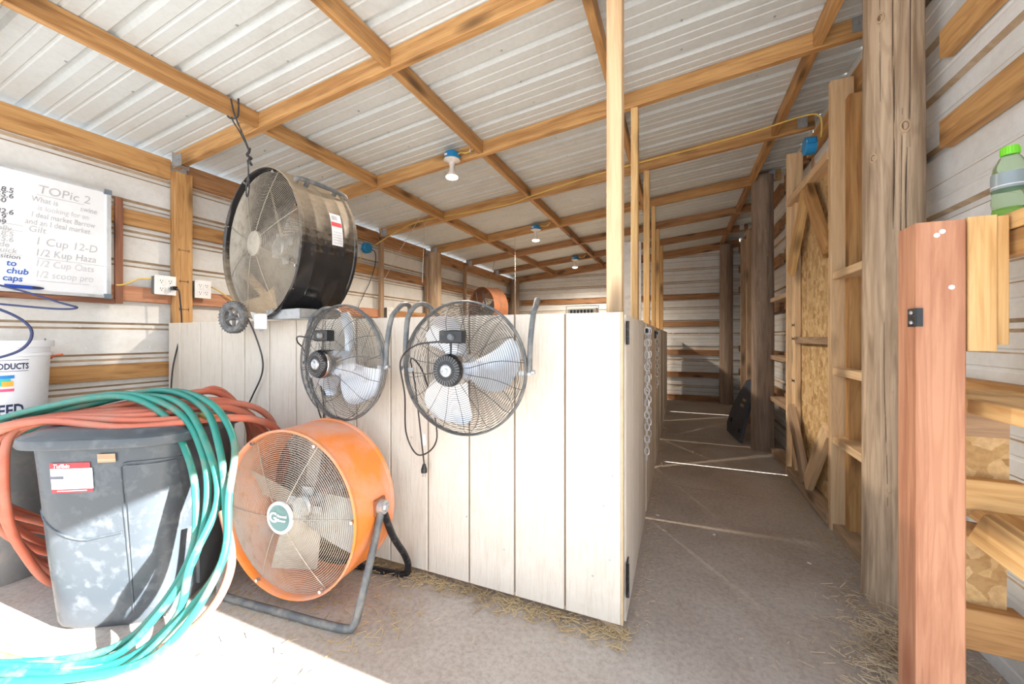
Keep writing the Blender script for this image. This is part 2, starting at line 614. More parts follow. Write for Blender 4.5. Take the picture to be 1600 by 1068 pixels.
# ------------------------------------------------------------------ roof
ceil = struct('ceiling')
slope = math.atan(0.098)
for i in range(8):
    y0 = YF + i * 0.9144
    w = min(0.9144, YB + 0.1 - y0)
    x0 = XL - 0.18
    X = Vector((cos(slope), 0, sin(slope)))
    T = Matrix.Translation((x0, y0, zr(x0) + 0.001)) @ rot_to(X, (0, 0, 1))
    sheet('roof_sheet', T, 4.35, w, ['roof_metal', 'roof_metal'], ceil)
for i, y in enumerate(RAFT_Y):
    x0, x1 = XL + 0.045, XR - 0.045
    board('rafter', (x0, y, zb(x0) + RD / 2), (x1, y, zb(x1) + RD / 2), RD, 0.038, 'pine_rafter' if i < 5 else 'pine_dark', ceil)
for x in PURL_X:
    ya = [YF + 0.02] + RAFT_Y + [YB - 0.04]
    for k in range(len(ya) - 1):
        a, b = ya[k] + 0.02, ya[k + 1] - 0.02
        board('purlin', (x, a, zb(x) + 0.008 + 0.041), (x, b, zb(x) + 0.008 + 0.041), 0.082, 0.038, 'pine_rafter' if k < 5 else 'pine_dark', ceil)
def hanger(x, y, z, s, parent):
    m = MB()
    for q in (-1, 1):
        m.box((x + s * 0.02, y + q * 0.0215, z), (0.05, 0.002, 0.075))
        m.box((x - s * 0.006, y + q * 0.034, z), (0.002, 0.026, 0.085))
        for zz in (-0.02, 0.015):
            m.box((x - s * 0.004, y + q * 0.038, z + zz), (0.004, 0.006, 0.006))
    m.box((x + s * 0.02, y, z - 0.040), (0.05, 0.045, 0.002))
    m.build('hanger_bracket', 'zinc', parent)
for y in RAFT_Y:
    hanger(XL + 0.10, y, zb(XL) + 0.045, 1, ceil)
    hanger(XR - 0.10, y, zb(XR) + 0.045, -1, ceil)
sm = MB()
for y in (-0.6, -0.37, -0.14, 0.3, 0.55, 0.75, 1.2, 1.5, 2.2, 2.5):
    for x in (-2.3, -1.5, -0.6, 0.2, 0.6):
        sm.box((x, y, zr(x) - 0.001), (0.009, 0.009, 0.004))
sm.build('roof_screw', 'zinc', ceil, kind='stuff')

# ------------------------------------------------------------------ left wall
wl = struct('wall_left')
for i in range(3):
    z0 = -0.03 + i * 0.735
    T = Matrix.Translation((XL, YF, z0)) @ Matrix(((0, 0, -1, 0), (1, 0, 0, 0), (0, 1, 0, 0), (0, 0, 0, 1)))
    for j in range(2):
        L = 3.5
        T2 = Matrix.Translation((XL, YF + j * 3.5, z0)) @ Matrix(((0, 0, -1, 0), (1, 0, 0, 0), (0, 1, 0, 0), (0, 0, 0, 1)))
        sheet('wall_sheet', T2, L, 0.735, ['wall_metal', 'wall_dust'], wl, 0.18, True)
def girt_y(parent, x, y0, y1, z, mat, w=0.09, t=0.038):
    return board('girt', (x, y0, z), (x, y1, z), w, t, mat, parent)
xg = XL + 0.024
ST_L = [0.075, 1.92, 3.72]
segs = [(YF, 0.022), (0.128, 1.895), (1.945, 2.75), (2.93, 3.695), (3.745, YB - 0.14)]
for k, (a, b) in enumerate(segs):
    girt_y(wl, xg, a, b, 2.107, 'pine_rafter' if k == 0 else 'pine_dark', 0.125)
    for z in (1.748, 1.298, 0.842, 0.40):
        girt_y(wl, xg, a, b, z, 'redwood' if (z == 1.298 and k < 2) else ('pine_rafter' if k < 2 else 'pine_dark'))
    board('bottom_plate', (xg + 0.015, a, 0.02), (xg + 0.015, b, 0.02), 0.038, 0.089, 'pine_grey', wl)
for y in ST_L:
    w = 0.10 if y < 1 else 0.05
    board('stud', (xg + 0.03, y, 0.0), (xg + 0.03, y, 2.095 if y < 1 else 2.08), w, 0.038 if y > 1 else 0.05, 'pine_rafter' if y < 1 else 'pine_grey', wl, up=(0, 1, 0))
board('stud', (xg + 0.03, 2.752, 0), (xg + 0.03, 2.752, 2.06), 0.035, 0.05, 'pine_grey', wl, up=(0, 1, 0))
sm = MB()
for y in (-0.9, -0.35, -0.08, 0.45, 0.95, 1.4, 2.2, 2.5, 3.2, 4.1, 4.6, 5.1):
    for z in (0.30, 0.66, 0.98, 1.10, 1.48, 1.62, 1.93):
        sm.box((XL + 0.004, y + random.uniform(-.03, .03), z), (0.006, 0.010, 0.010))
sm.build('hole_light_dot', 'white_plastic', wl, kind='stuff')  # white dots standing in for daylight through the screw holes
for y, z, w in ((0.076, 1.60, 0.055), (0.076, 1.40, 0.045), (0.076, 1.22, 0.05)):
    m = MB()
    for q in range(7):
        m.box((xg + 0.056, y - w / 2 + q * w / 6, z), (0.001, 0.004, 0.006 + 0.010 * (q in (0, 6))))
    m.build('grade_stamp', 'slot_black', wl)

# ------------------------------------------------------------------ back wall
wb_ = struct('wall_back')
for i in range(3):
    z0 = -0.03 + i * 0.862
    for j in range(2):
        T = Matrix.Translation((XL - 0.05 + j * 2.03, YB, z0)) @ Matrix(((1, 0, 0, 0), (0, 0, 1, 0), (0, 1, 0, 0), (0, 0, 0, 1)))
        sheet('wall_sheet', T, 2.03, 0.862, ['wall_metal', 'wall_dust'], wb_, 0.2155, True)
for z in (1.70, 1.26, 0.79, 0.42):
    board('girt', (XL + 0.2, YB - 0.02, z), (0.78, YB - 0.02, z), 0.085, 0.036, 'pine_dark', wb_)
board('top_plate', (XL + 0.05, YB - 0.02, zb(XL) + 0.03), (XR - 0.03, YB - 0.02, zb(XR) + 0.03), 0.12, 0.036, 'pine_dark', wb_)
board('bottom_plate', (XL + 0.2, YB - 0.045, 0.04), (0.78, YB - 0.045, 0.04), 0.09, 0.05, 'pine_dark', wb_)
sm = MB()
for x in (-2.4, -1.6, -0.9, -0.12, 0.1, 0.5):
    for z in (0.22, 0.6, 1.0, 1.1, 1.45, 1.9, 2.05):
        sm.box((x, YB - 0.004, z), (0.014, 0.006, 0.014))
sm.build('hole_light_dot', 'white_plastic', wb_, kind='stuff')  # white dots again in place of light through the holes

# ------------------------------------------------------------------ right wall
wr = struct('wall_right')
DOOR_A, DOOR_B = 1.245, 2.105
for (ya, yb) in ((-0.456, 2.105), (2.117, 4.500), (4.512, YB)):
    for i in range(3):
        z0 = -0.06 + i * 0.886
        Wd = 0.886
        T = Matrix.Translation((XR, yb + (0.06 if yb == YB else 0), z0)) @ Matrix(((0, 0, 1, 0), (-1, 0, 0, 0), (0, 1, 0, 0), (0, 0, 0, 1)))
        sheet('wall_sheet', T, yb - ya + (0.06 if yb == YB else 0), Wd, ['wall_metal', 'wall_dust'], wr, 0.21, True)
xq = XR - 0.024
for (ya, yb) in ((-0.40, 0.50), (0.69, 2.10), (2.165, 2.76), (2.94, 4.46), (4.56, YB - 0.05)):
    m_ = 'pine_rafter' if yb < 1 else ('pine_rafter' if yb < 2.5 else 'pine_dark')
    girt_y(wr, xq, ya, yb, 2.42, m_, 0.12)
    girt_y(wr, xq, ya, yb, 2.10, m_, 0.10)
    girt_y(wr, xq, ya, yb, 1.775, m_, 0.10)
    for z in (0.86, 0.50):
        girt_y(wr, xq, ya, yb, z, m_)
girt_y(wr, xq, 2.165, 2.76, 1.33, 'pine_dark')
girt_y(wr, xq, 2.94, 4.46, 1.33, 'pine_dark')
# flat blocking that stands out as little ledges between the studs
for (ya, yb) in ((0.69, 1.20), (2.165, 2.76)):
    for z in (1.37, 0.86, 0.49):
        board('blocking', (1.0, ya, z), (1.0, yb, z), 0.038, 0.10, 'pine_pale' if yb < 2 else 'pine_grey', wr)
    board('bottom_plate', (1.0, ya, 0.02), (1.0, yb, 0.02), 0.038, 0.10, 'pine_grey', wr)
for (y, w, mat) in ((1.22, 0.038, 'pine_pale'), (2.142, 0.034, 'pine_pale'), (3.62, 0.04, 'pine_grey'), (4.05, 0.04, 'pine_grey'), (4.535, 0.04, 'pine_grey')):
    top = 2.425 if y < 3 else 2.33
    board('stud', (0.992, y, 0.0), (0.992, y, top), w, 0.10, mat, wr, up=(0, 1, 0))
board('stud', (1.03, 1.16, 0.0), (1.03, 1.16, 2.3), 0.06, 0.06, 'pine_rafter', wr, up=(0, 1, 0))
board('slot_cover', (1.113, 2.111, 0.50), (1.113, 2.111, 2.5), 0.07, 0.034, 'pine_grey', wr, up=(0, 1, 0))  # both strips added outside to block sun through the upper part of the slots
board('slot_cover', (1.113, 4.506, 0.50), (1.113, 4.506, 2.5), 0.07, 0.034, 'pine_grey', wr, up=(0, 1, 0))
# unseen header and sheet, added to throw the slanting shadow on the bin
sheet('wall_sheet', Matrix.Translation((XR, -0.456, 1.78)) @ Matrix(((0, 0, 1, 0), (-1, 0, 0, 0), (0, 1, 0, 0), (0, 0, 0, 1))), 0.84, 0.80, ['wall_metal', 'wall_dust'], wr, 0.20, True)
board('shadow_header', (xq, -1.30, 1.785), (xq, -0.456, 1.785), 0.09, 0.038, 'pine_rafter', wr)
board('jamb', (xq, -0.434, 0), (xq, -0.434, 2.4), 0.038, 0.038, 'pine_rafter', wr, up=(0, 1, 0))

# framed door with corner braces, in the right wall
dr = struct('door_1')
xd = 0.985
board('stile', (xd, DOOR_B - 0.045, 0.06), (xd, DOOR_B - 0.045, 2.02), 0.09, 0.036, 'pine_pale', dr, up=(0, 1, 0))
board('stile', (xd, DOOR_A + 0.045, 0.06), (xd, DOOR_A + 0.045, 2.02), 0.09, 0.036, 'pine_pale', dr, up=(0, 1, 0))
board('rail', (xd, DOOR_A, 2.045), (xd, DOOR_B, 2.045), 0.05, 0.10, 'pine_pale', dr)
board('rail', (xd, DOOR_A, 0.04), (xd, DOOR_B, 0.04), 0.06, 0.10, 'pine_grey', dr)
board('rail', (xd, DOOR_A + 0.09, 1.02), (xd, DOOR_B - 0.09, 1.02), 0.045, 0.036, 'pine_grey', dr)
xb = xd - 0.03
board('brace', (xb, 1.70, 2.00), (xb, 2.07, 1.52), 0.10, 0.036, 'pine_bright', dr, up=(0, 1, 1))
board('brace', (xb, 1.66, 2.00), (xb, 1.29, 1.52), 0.10, 0.036, 'pine_rafter', dr, up=(0, -1, 1))
board('brace', (xb, 2.07, 0.52), (xb, 1.70, 0.09), 0.10, 0.036, 'pine_grey', dr, up=(0, -1, 1))
board('brace', (xb, 1.29, 0.52), (xb, 1.66, 0.09), 0.10, 0.036, 'pine_pale', dr, up=(0, 1, 1))
MB().box((1.012, (DOOR_A + DOOR_B) / 2, 1.04), (0.011, DOOR_B - DOOR_A - 0.01, 1.96)).build('osb_panel', 'osb', dr)
for z in (1.13, 1.03, 0.72):
    m = MB()
    for q in range(6):
        m.box((xd - 0.019, DOOR_B - 0.078 + q * 0.013, z), (0.001, 0.007, 0.012 + 0.016 * (q in (0, 5))))
    m.build('grade_stamp', 'slot_black', dr)

# ------------------------------------------------------------------ round log posts
def log_post(label, x, y, r, h, seed, mat, n=64, nz=60, cracks=(), knots=()):
    t = thing('log_post', label, 'post', (x, y, 0))
    m = MB()
    vs = []; cks = []
    for j in range(nz + 1):
        z = h * j / nz
        taper = 1.0 + 0.05 * (1 - j / nz)
        for i in range(n):
            a = 2 * pi * i / n
            d = 1 + 0.035 * noise.noise(Vector((cos(a) * 1.3, sin(a) * 1.3, z * 0.8 + seed)))
            d += 0.022 * noise.noise(Vector((cos(a) * 5, sin(a) * 5, z * 1.2 + seed * 3)))
            d += 0.010 * noise.noise(Vector((cos(a) * 16, sin(a) * 16, z * 1.5 + seed * 7)))
            ck = 0
            for (a0, z0, z1, dep) in cracks:
                ac = a0 + 0.13 * noise.noise(Vector((z * 1.4, seed + a0, 0)))
                da = (a - ac + pi) % (2 * pi) - pi
                if z0 < z < z1:
                    e = min(1, (z - z0) / 0.15, (z1 - z) / 0.15)
                    g_ = e * math.exp(-(da / 0.035) ** 2)
                    d -= dep * g_
                    ck = max(ck, g_)
            for (ka, kz, ks) in knots:
                da = (a - ka + pi) % (2 * pi) - pi
                d += 0.05 * math.exp(-((da * r) ** 2 + ((z - kz) * 0.7) ** 2) / (ks * ks))
            if j < nz * 0.05:
                d *= 1.0 + 0.03 * (1 - j / (nz * 0.05))
            vs.append((r * taper * d * cos(a), r * taper * d * sin(a), z))
            cks.append(ck)
    fs = []
    for j in range(nz):
        for i in range(n):
            l = (i + 1) % n
            fs.append((j * n + i, j * n + l, (j + 1) * n + l, (j + 1) * n + i))
    fs.append(tuple(nz * n + i for i in range(n)))
    m.add(vs, fs)
    m.build('trunk', mat, t, smooth=True)
    for (a0, z0, z1, dep) in cracks:
        pts = []; rr = []
        z1 = min(z1, h)
        for q in range(41):
            z = z0 + (z1 - z0) * q / 40
            ac = a0 + 0.13 * noise.noise(Vector((z * 1.4, seed + a0, 0)))
            d = 1 + 0.035 * noise.noise(Vector((cos(ac) * 1.3, sin(ac) * 1.3, z * 0.8 + seed)))
            d += 0.022 * noise.noise(Vector((cos(ac) * 5, sin(ac) * 5, z * 1.2 + seed * 3)))
            d += 0.010 * noise.noise(Vector((cos(ac) * 16, sin(ac) * 16, z * 1.5 + seed * 7)))
            e = min(1, (z - z0) / 0.2, (z1 - z) / 0.2)
            d -= dep * e * 0.9
            R_ = r * (1.0 + 0.05 * (1 - z / h)) * d
            pts.append((R_ * cos(ac), R_ * sin(ac), z))
            rr.append(0.0006 + 0.016 * dep * e * (0.8 + 0.5 * noise.noise(Vector((z * 6, a0, 1)))) )
        MB().tube(pts, rr, 6).build('crack', 'crack_dark', t, smooth=True)
    for (ka, kz, ks) in knots:
        T = Matrix.Translation((r * 1.055 * cos(ka), r * 1.055 * sin(ka), kz)) @ Matrix.Rotation(ka, 4, 'Z') @ Matrix.Rotation(pi / 2, 4, 'Y') @ Matrix.Diagonal((1.5, 1, 1, 1))
        MB().lathe([(ks, -0.010), (ks * 0.85, 0.0), (ks * 0.55, 0.001), (ks * 0.4, -0.003), (ks * 0.15, -0.002), (0.0001, -0.002)], 14, T=T, mis=[0, 0, 1, 1, 1]).build('knot', ['knot_ring', 'knot_core'], t, smooth=True)
    return t
ca = math.atan2(-1.412 - 0.59, 0.186 - 0.962)      # direction from the near post to the doorway
log_post('thick weathered round log post beside the redwood post, with long cracks and knots', 0.962, 0.593, 0.088, zb(0.96) + 0.1, 3.0, 'log_wood', 150, 110,
         cracks=((ca + 0.02, 1.45, 3.2, 0.12), (ca + 0.50, 0.0, 1.75, 0.14), (ca + 0.72, 0.4, 1.2, 0.10), (ca + 0.62, 1.75, 2.45, 0.05), (ca - 0.40, 1.95, 2.5, 0.04), (ca - 0.2, 0.4, 1.1, 0.03), (ca + 0.3, 1.2, 1.9, 0.04)),
         knots=((ca - 0.38, 2.27, 0.015), (ca + 0.38, 1.83, 0.020), (ca - 0.62, 1.74, 0.015), (ca + 0.42, 1.31, 0.014), (ca + 0.12, 0.84, 0.016), (ca - 0.33, 0.62, 0.012), (ca - 0.1, 0.46, 0.010)))
log_post('brown round log post on the corridor side, with the dark plastic panel leaning by it', 0.905, 2.85, 0.088, zb(0.9) + 0.05, 8.0, 'log_wood_dark', 56, 40,
         knots=[(ca + random.uniform(-1, 0.9), 0.25 + 0.22 * q, 0.009) for q in range(9)])
log_post('grey round log post in the far corridor corner', 0.87, 5.50, 0.09, zb(0.9) - 0.005, 14.0, 'log_wood_dark', 40, 24)
log_post('grey round log post on the outlet wall, between two girts above the pen', -2.72, 2.84, 0.088, zb(-2.72) - 0.005, 21.0, 'log_wood', 48, 30)
log_post('dark round log post in the far corner behind the pen', -2.70, 5.48, 0.09, zb(-2.70) - 0.005, 27.0, 'log_wood_dark', 40, 24)

# ------------------------------------------------------------------ pen: front wall, gates, posts
PH = 1.13
pen = thing('pen_wall', 'long cream grooved plywood pen wall that the fans hang on', 'pen wall', (0, 0, 0))
GW = 0.2032
for i in range(14):
    x1 = -i * GW
    x0 = max(x1 - GW, XL + 0.06)
    zlo = 0.03 + 0.012 * random.random() * 0
    a = x1 - (0.0 if i == 0 else 0.0035)
    b = x0 + 0.0035
    T = Matrix.Translation(((a + b) / 2, 0.006, (PH + zlo) / 2)) @ Matrix.Rotation(pi / 2, 4, 'Y')
    MB().box((0, 0, 0), (PH - zlo, 0.012, a - b), ch=0.0015).build('plank', 'siding_paint', pen, mw=Matrix.Translation(((a + b) / 2, 0.006, (PH + zlo) / 2)) @ Matrix.Identity(4)) if False else None
    m = MB()
    hw = (a - b) / 2; hz = (PH - zlo) / 2; c = 0.003
    sec = [(-hw, 0.006), (-hw, -0.006 + c), (-hw + c, -0.006), (hw - c, -0.006), (hw, -0.006 + c), (hw, 0.006)]
    vs = [(p, q, -hz) for p, q in sec] + [(p, q, hz) for p, q in sec]
    fs = [(k, k + 1, 7 + k, 6 + k) for k in range(5)] + [(5, 0, 6, 11), (0, 5, 4, 3, 2, 1), (6, 7, 8, 9, 10, 11)]
    m.add(vs, fs)
    m.build('plank', 'siding_paint', pen, mw=Matrix.Translation(((a + b) / 2, 0.006, (PH + zlo) / 2)))
MB().box(((XL + 0.06) / 2 - 0.0, 0.0145, (PH + 0.035) / 2), (-(XL + 0.06), 0.005, PH - 0.037)).build('backing_sheet', 'groove_paint', pen)
board('frame_rail', (XL + 0.08, 0.036, PH - 0.05), (-0.10, 0.036, PH - 0.05), 0.089, 0.036, 'pine_grey', pen)
board('frame_rail', (XL + 0.08, 0.036, 0.075), (-0.10, 0.036, 0.075), 0.089, 0.036, 'pine_grey', pen)
MB().box((0.0035, 0.011, PH / 2 + 0.015), (0.007, 0.024, PH - 0.03)).build('edge_strip', 'siding_edge', pen)
nm = MB()
for (x, z) in ((-0.03, 0.95), (-0.03, 0.55), (-0.04, 0.25), (-0.62, 0.3), (-0.1, 0.18), (-0.45, 0.2), (-0.9, 0.6), (-0.06, 0.44)):
    nm.lathe([(0.0001, 0.0), (0.004, 0.0), (0.004, 0.002)], 8, T=Matrix.Translation((x, -0.0005, z)) @ MY)
nm.build('nail_head', 'zinc', pen, kind='stuff')

# posts that carry the roof along the pen
plabels = ['pale wooden post rising from the pen corner to the roof', 'second wooden post behind the pen corner post', 'third wooden post along the corridor side of the pen',
           'fourth wooden post along the corridor side of the pen', 'fifth wooden post along the corridor side of the pen', 'last wooden post along the corridor side of the pen']
pw = [(0.05, 0.056), (0.985, 0.040), (1.925, 0.046), (2.87, 0.04), (3.80, 0.04), (4.75, 0.06)]
for i, (y, w) in enumerate(pw):
    xa = -0.062 if i == 0 else -0.052
    cx = -0.033 if i == 0 else xa
    yy = y + (0.025 if i == 0 else 0.0)
    o = board('wooden_post', (cx, yy + 0.02, 0.0), (cx, yy + 0.02, zb(cx) - 0.002 if i else zb(cx) - 0.002), w, 0.07, 'pine_pale' if i == 0 else 'pine_bright', None, up=(1, 0, 0), ch=0.003)
    tag(o, plabels[i], 'post')

def gate(y0, y1, label):
    t = thing('pen_gate', label, 'gate', (0, y0, 0))
    L = y1 - y0
    n = max(2, round(L / GW))
    w = L / n
    for k in range(n):
        m = MB()
        m.box((0.006, (k + 0.5) * w, 0.0), (0.012, w - 0.006, PH - 0.022))
        m.build('plank', 'siding_paint', t, mw=Matrix.Translation((0.0, 0, PH / 2 + 0.004)))
    MB().box((-0.003, L / 2, PH / 2 + 0.004), (0.005, L - 0.01, PH - 0.024)).build('backing_sheet', 'groove_paint', t)
    return t
g1 = gate(0.045, 0.955, 'nearest pen gate on the corridor, hinged at the pen corner')
g2 = gate(1.01, 1.895, 'second pen gate on the corridor, with chains at its latch')
g3 = gate(1.955, 2.84, 'third pen gate on the corridor')
g4 = gate(2.90, 3.77, 'fourth pen gate on the corridor')
g5 = gate(3.83, 5.55, 'farthest pen gate by the back wall')
def hinge(z0, z1, t):
    m = MB()
    m.box((0.0155, 0.020, (z0 + z1) / 2), (0.004, 0.045, z1 - z0))
    m.tube([(0.018, -0.006, z0), (0.018, -0.006, z1)], 0.006, 8)
    for q in range(4):
        m.lathe([(0.0001, 0.003), (0.004, 0.003), (0.005, 0)], 8, mi=1, T=Matrix.Translation((0.0175, 0.022, z0 + (z1 - z0) * (q + 0.5) / 4)) @ Matrix.Rotation(pi / 2, 4, 'Y'))
    m.build('hinge', ['black_gloss', 'zinc'], t)
hinge(1.015, 1.10, g1)
hinge(0.11, 0.23, g1)
for gt, L in ((g1, 0.91), (g2, 0.885)):
    m = MB()
    m.box((0.02, L - 0.04, 1.06), (0.012, 0.05, 0.06))
    m.box((0.03, L - 0.03, 1.075), (0.02, 0.02, 0.02))
    m.tube([(0.026, L - 0.10, 1.075), (0.026, L + 0.05, 1.075)], 0.006, 8)
    m.build('latch', 'black_gloss', gt)

def chain(label, x, y, ztop, n, sway=0.0, lk=0.040, yoff=0.0, r=0.0030):
    m = MB()
    for k in range(n):
        z = ztop - k * (lk - 2.6 * r) - lk / 2
        w = lk * 0.30
        pts = []
        for a in range(12):
            th = 2 * pi * a / 12
            px = w * cos(th)
            pz = (lk / 2 - w) * (1 if sin(th) > 0.01 else (-1 if sin(th) < -0.01 else 0)) + w * sin(th)
            pts.append((px, 0, pz))
        T = Matrix.Translation((x + sway * sin(k * 0.25) * 0.01, y + 0.004 * sin(k * 0.7 + x * 90), z)) @ Matrix.Rotation(0.3 + (pi / 2 if k % 2 else 0) + 0.2 * sin(k * 1.7), 4, 'Z')
        m.tube(pts, r, 5, True, T=T)
    o = m.build('chain', 'chain_zinc', None, smooth=True)
    tag(o, label, 'chain')
chain('galvanised chain hanging nearest on the first pen gate, longest of the three', 0.030, 0.80, 1.095, 22)
chain('galvanised chain hanging just behind the longest one on the gate', 0.032, 0.93, 1.095, 20)
chain('galvanised chain hanging farthest along the pen, by the second gate latch', 0.032, 1.86, 1.09, 14)

# grey upright panel and slotted box seen over the pen wall
o = MB().box((0, 0, 0.92), (0.20, 0.02, 1.84), ch=0.003).build('upright_panel', 'grey_panel', None, mw=Matrix.Translation((-0.20, 2.0, 0)))
tag(o, 'light grey upright panel behind the pen corner post', 'panel')
for k, y in enumerate((0.975, 1.925)):
    dv = board('pen_divider', (XL + 0.12, y + 0.03, PH / 2), (-0.10, y + 0.03, PH / 2), PH, 0.02, 'siding_paint')
    tag(dv, ['plywood divider just behind the front pen wall', 'plywood divider at the middle of the pen'][k], 'pen divider')
hb = thing('slotted_box', 'small slotted metal box with a wire handle, seen above the pen wall', 'box', (-0.36, 1.0, PH))
MB().box((0, 0, 0.045), (0.175, 0.10, 0.09), ch=0.006).build('body', 'beige', hb)
for k in range(7):
    MB().box((-0.063 + k * 0.021, -0.052, 0.068), (0.014, 0.003, 0.022)).build('slot', 'slot_black', hb)
MB().tube(smooth_pts([(-0.10, -0.03, 0.0), (-0.10, -0.03, 0.09), (-0.085, -0.03, 0.103), (0.085, -0.03, 0.103), (0.10, -0.03, 0.09), (0.10, -0.03, 0.0)], False, 5), 0.003, 6).build('handle', 'zinc', hb)

# ------------------------------------------------------------------ fans
def blade_mesh(m, r0, r1, ang, w0, w1, pitch, curve=0.25, y=0.0, cup=0.02, n=8, k=6, sweep=0.0, th=0.0015, T=None, tipround=True):
    """one fan blade around the Y axis"""
    vs = []
    for side in (0, 1):
        for i in range(n + 1):
            t = i / n
            r = r0 + (r1 - r0) * t
            w = w0 + (w1 - w0) * math.sin(t * pi / 2)
            if tipround and t > 0.75:
                w *= math.sqrt(max(0.0, 1 - ((t - 0.75) / 0.27) ** 2)) * 0.75 + 0.25
            for j in range(k + 1):
                s = (j / k - 0.5)
                aw = s * w / max(r, 0.04)
                a = ang + aw + sweep * t * t
                yy = y + s * w * math.tan(pitch) + cup * (0.25 - s * s) * 4 + side * th
                vs.append((r * cos(a), yy, r * sin(a)))
    N = (n + 1) * (k + 1)
    fs = []
    for i in range(n):
        for j in range(k):
            a = i * (k + 1) + j
            fs.append((a, a + 1, a + k + 2, a + k + 1))
            fs.append((N + a, N + a + k + 1, N + a + k + 2, N + a + 1))
    m.add(vs, fs, 0, T)
    return m

def drum_fan(name, label, loc, rotz, R, L, shell, wire, blade, nrings, wr_, group=None, tilt=0.0, back_dark=True, blades=4, badge=None, bang=0.4, spokes=8, spoke0=0.0, offs=0.03):
    t = thing(name, label, 'fan', loc, rotz, group)
    t.rotation_euler = (tilt, 0, rotz)
    n = 72
    prof = [(R * 0.985, 0.010), (R * 0.99, 0.0), (R * 1.0, -0.004), (R * 1.015, 0.002), (R * 1.012, 0.014), (R, 0.018)]
    k = 3 if shell == 'barrel_black' else 0
    for q in range(1, k + 1):
        yy = L * q / (k + 1)
        prof += [(R, yy - 0.012), (R * 1.006, yy - 0.004), (R * 1.006, yy + 0.004), (R, yy + 0.012)]
    prof += [(R, L - 0.018), (R * 1.012, L - 0.014), (R * 1.015, L - 0.002), (R * 1.0, L + 0.004), (R * 0.985, L), (R * 0.98, L - 0.012), (R * 0.985, 0.010)]
    MB().lathe(prof, n, T=MY).build('drum_shell', shell, t, smooth=True)
    m = MB()
    r = R * 0.17
    dr_ = (R * 0.975 - r) / nrings
    for i in range(nrings + 1):
        rr = r + dr_ * i
        m.ring(rr, offs - offs * 1.7 * (1 - (rr / R) ** 2), wr_, 56, 4)
    m.build('front_grille', wire, t, kind='stuff')
    for q in range(spokes):
        a = 2 * pi * q / spokes + spoke0
        pts = [((R * 0.10 + (R * 0.99 - R * 0.10) * s / 6) * cos(a), offs - 0.004 - offs * 1.7 * (1 - ((0.10 + 0.89 * s / 6)) ** 2), (R * 0.10 + (R * 0.99 - R * 0.10) * s / 6) * sin(a)) for s in range(7)]
        MB().tube(pts, wr_ * 1.25, 5).build('grille_spoke', wire if q % 2 else 'dusty_wire', t)
        MB().lathe([(0.0001, -0.006), (0.006, -0.006), (0.007, 0.0), (0.007, 0.008)], 10, T=Matrix.Translation((R * 0.965 * cos(a), 0, R * 0.965 * sin(a))) @ MY).build('grille_clip', 'chrome', t)
    m = MB()
    for i in range(int(nrings * 0.7)):
        m.ring(R * (0.12 + 0.86 * i / (nrings * 0.7)), L - 0.02, wr_, 48, 4)
    for q in range(6):
        a = 2 * pi * q / 6 + 0.3
        m.tube([(0, L - 0.018, 0), (R * 0.98 * cos(a), L - 0.018, R * 0.98 * sin(a))], wr_ * 1.4, 4)
    m.build('back_grille', 'black_wire', t, kind='stuff')
    for q in range(blades):
        blade_mesh(MB(), R * 0.16, R * 0.90, 2 * pi * q / blades + bang, R * 0.34, R * 0.46, 0.55, y=L * 0.42, cup=0.012, tipround=False).build('fan_blade', blade, t, smooth=True)
    m = MB()
    m.lathe([(0.0001, L * 0.30), (R * 0.12, L * 0.30), (R * 0.14, L * 0.33), (R * 0.14, L * 0.5), (R * 0.22, L * 0.52), (R * 0.24, L * 0.6), (R * 0.24, L * 0.95), (0.0001, L * 0.97)], 28, T=MY)
    for q in range(4):
        a = 2 * pi * q / 4 + bang
        m.box((R * 0.19 * cos(a), L * 0.40, R * 0.19 * sin(a)), (R * 0.16, 0.004, R * 0.10), T=None)
    m.build('motor_hub', 'zinc', t, smooth=True)
    hub_y = offs - offs * 1.7
    if badge:
        MB().lathe([(0.0001, -0.006), (R * 0.155, -0.006), (R * 0.175, -0.009), (R * 0.19, -0.005), (R * 0.19, 0.004)], 40, T=Matrix.Translation((0, hub_y, 0)) @ MY, mis=[0, 1, 1, 1]).build('hub_badge', [badge, 'label_white'], t, smooth=True)
    else:
        MB().lathe([(0.0001, -0.010), (R * 0.13, -0.008), (R * 0.165, -0.003), (R * 0.17, 0.006)], 36, T=Matrix.Translation((0, hub_y, 0)) @ MY).build('hub_cap', wire, t, smooth=True)
    return t

# --- black barrel fan slung over the pen wall
bf = drum_fan('barrel_fan', 'large dusty black barrel fan slung from a roof purlin by rope', (-1.79, -0.085, 1.517), radians(-8.3), 0.382, 0.30, 'barrel_black', 'dusty_wire', 'blade_grimy', 40, 0.0014, spokes=8, spoke0=0.39)
R = 0.382
def on_drum(R, a, y, d=0.0):
    return ((R + d) * cos(a), y, (R + d) * sin(a))
hp = [on_drum(R, 0.78, 0.03, 0.008), on_drum(R, 0.78, 0.045, 0.03), on_drum(R, 0.76, 0.15, 0.034), on_drum(R, 0.74, 0.27, 0.03), on_drum(R, 0.74, 0.30, 0.008)]
MB().tube(smooth_pts(hp, False, 6), 0.011, 8).build('side_handle', 'grey_tube', bf, smooth=True)
for yy in (0.085, 0.235):
    MB().box((0, 0, 0), (0.035, 0.02, 0.012), T=Matrix.Translation(on_drum(R, 0.77, yy, 0.018)) @ Matrix.Rotation(-0.77, 4, 'Y')).build('handle_bracket', 'grey_tube', bf)
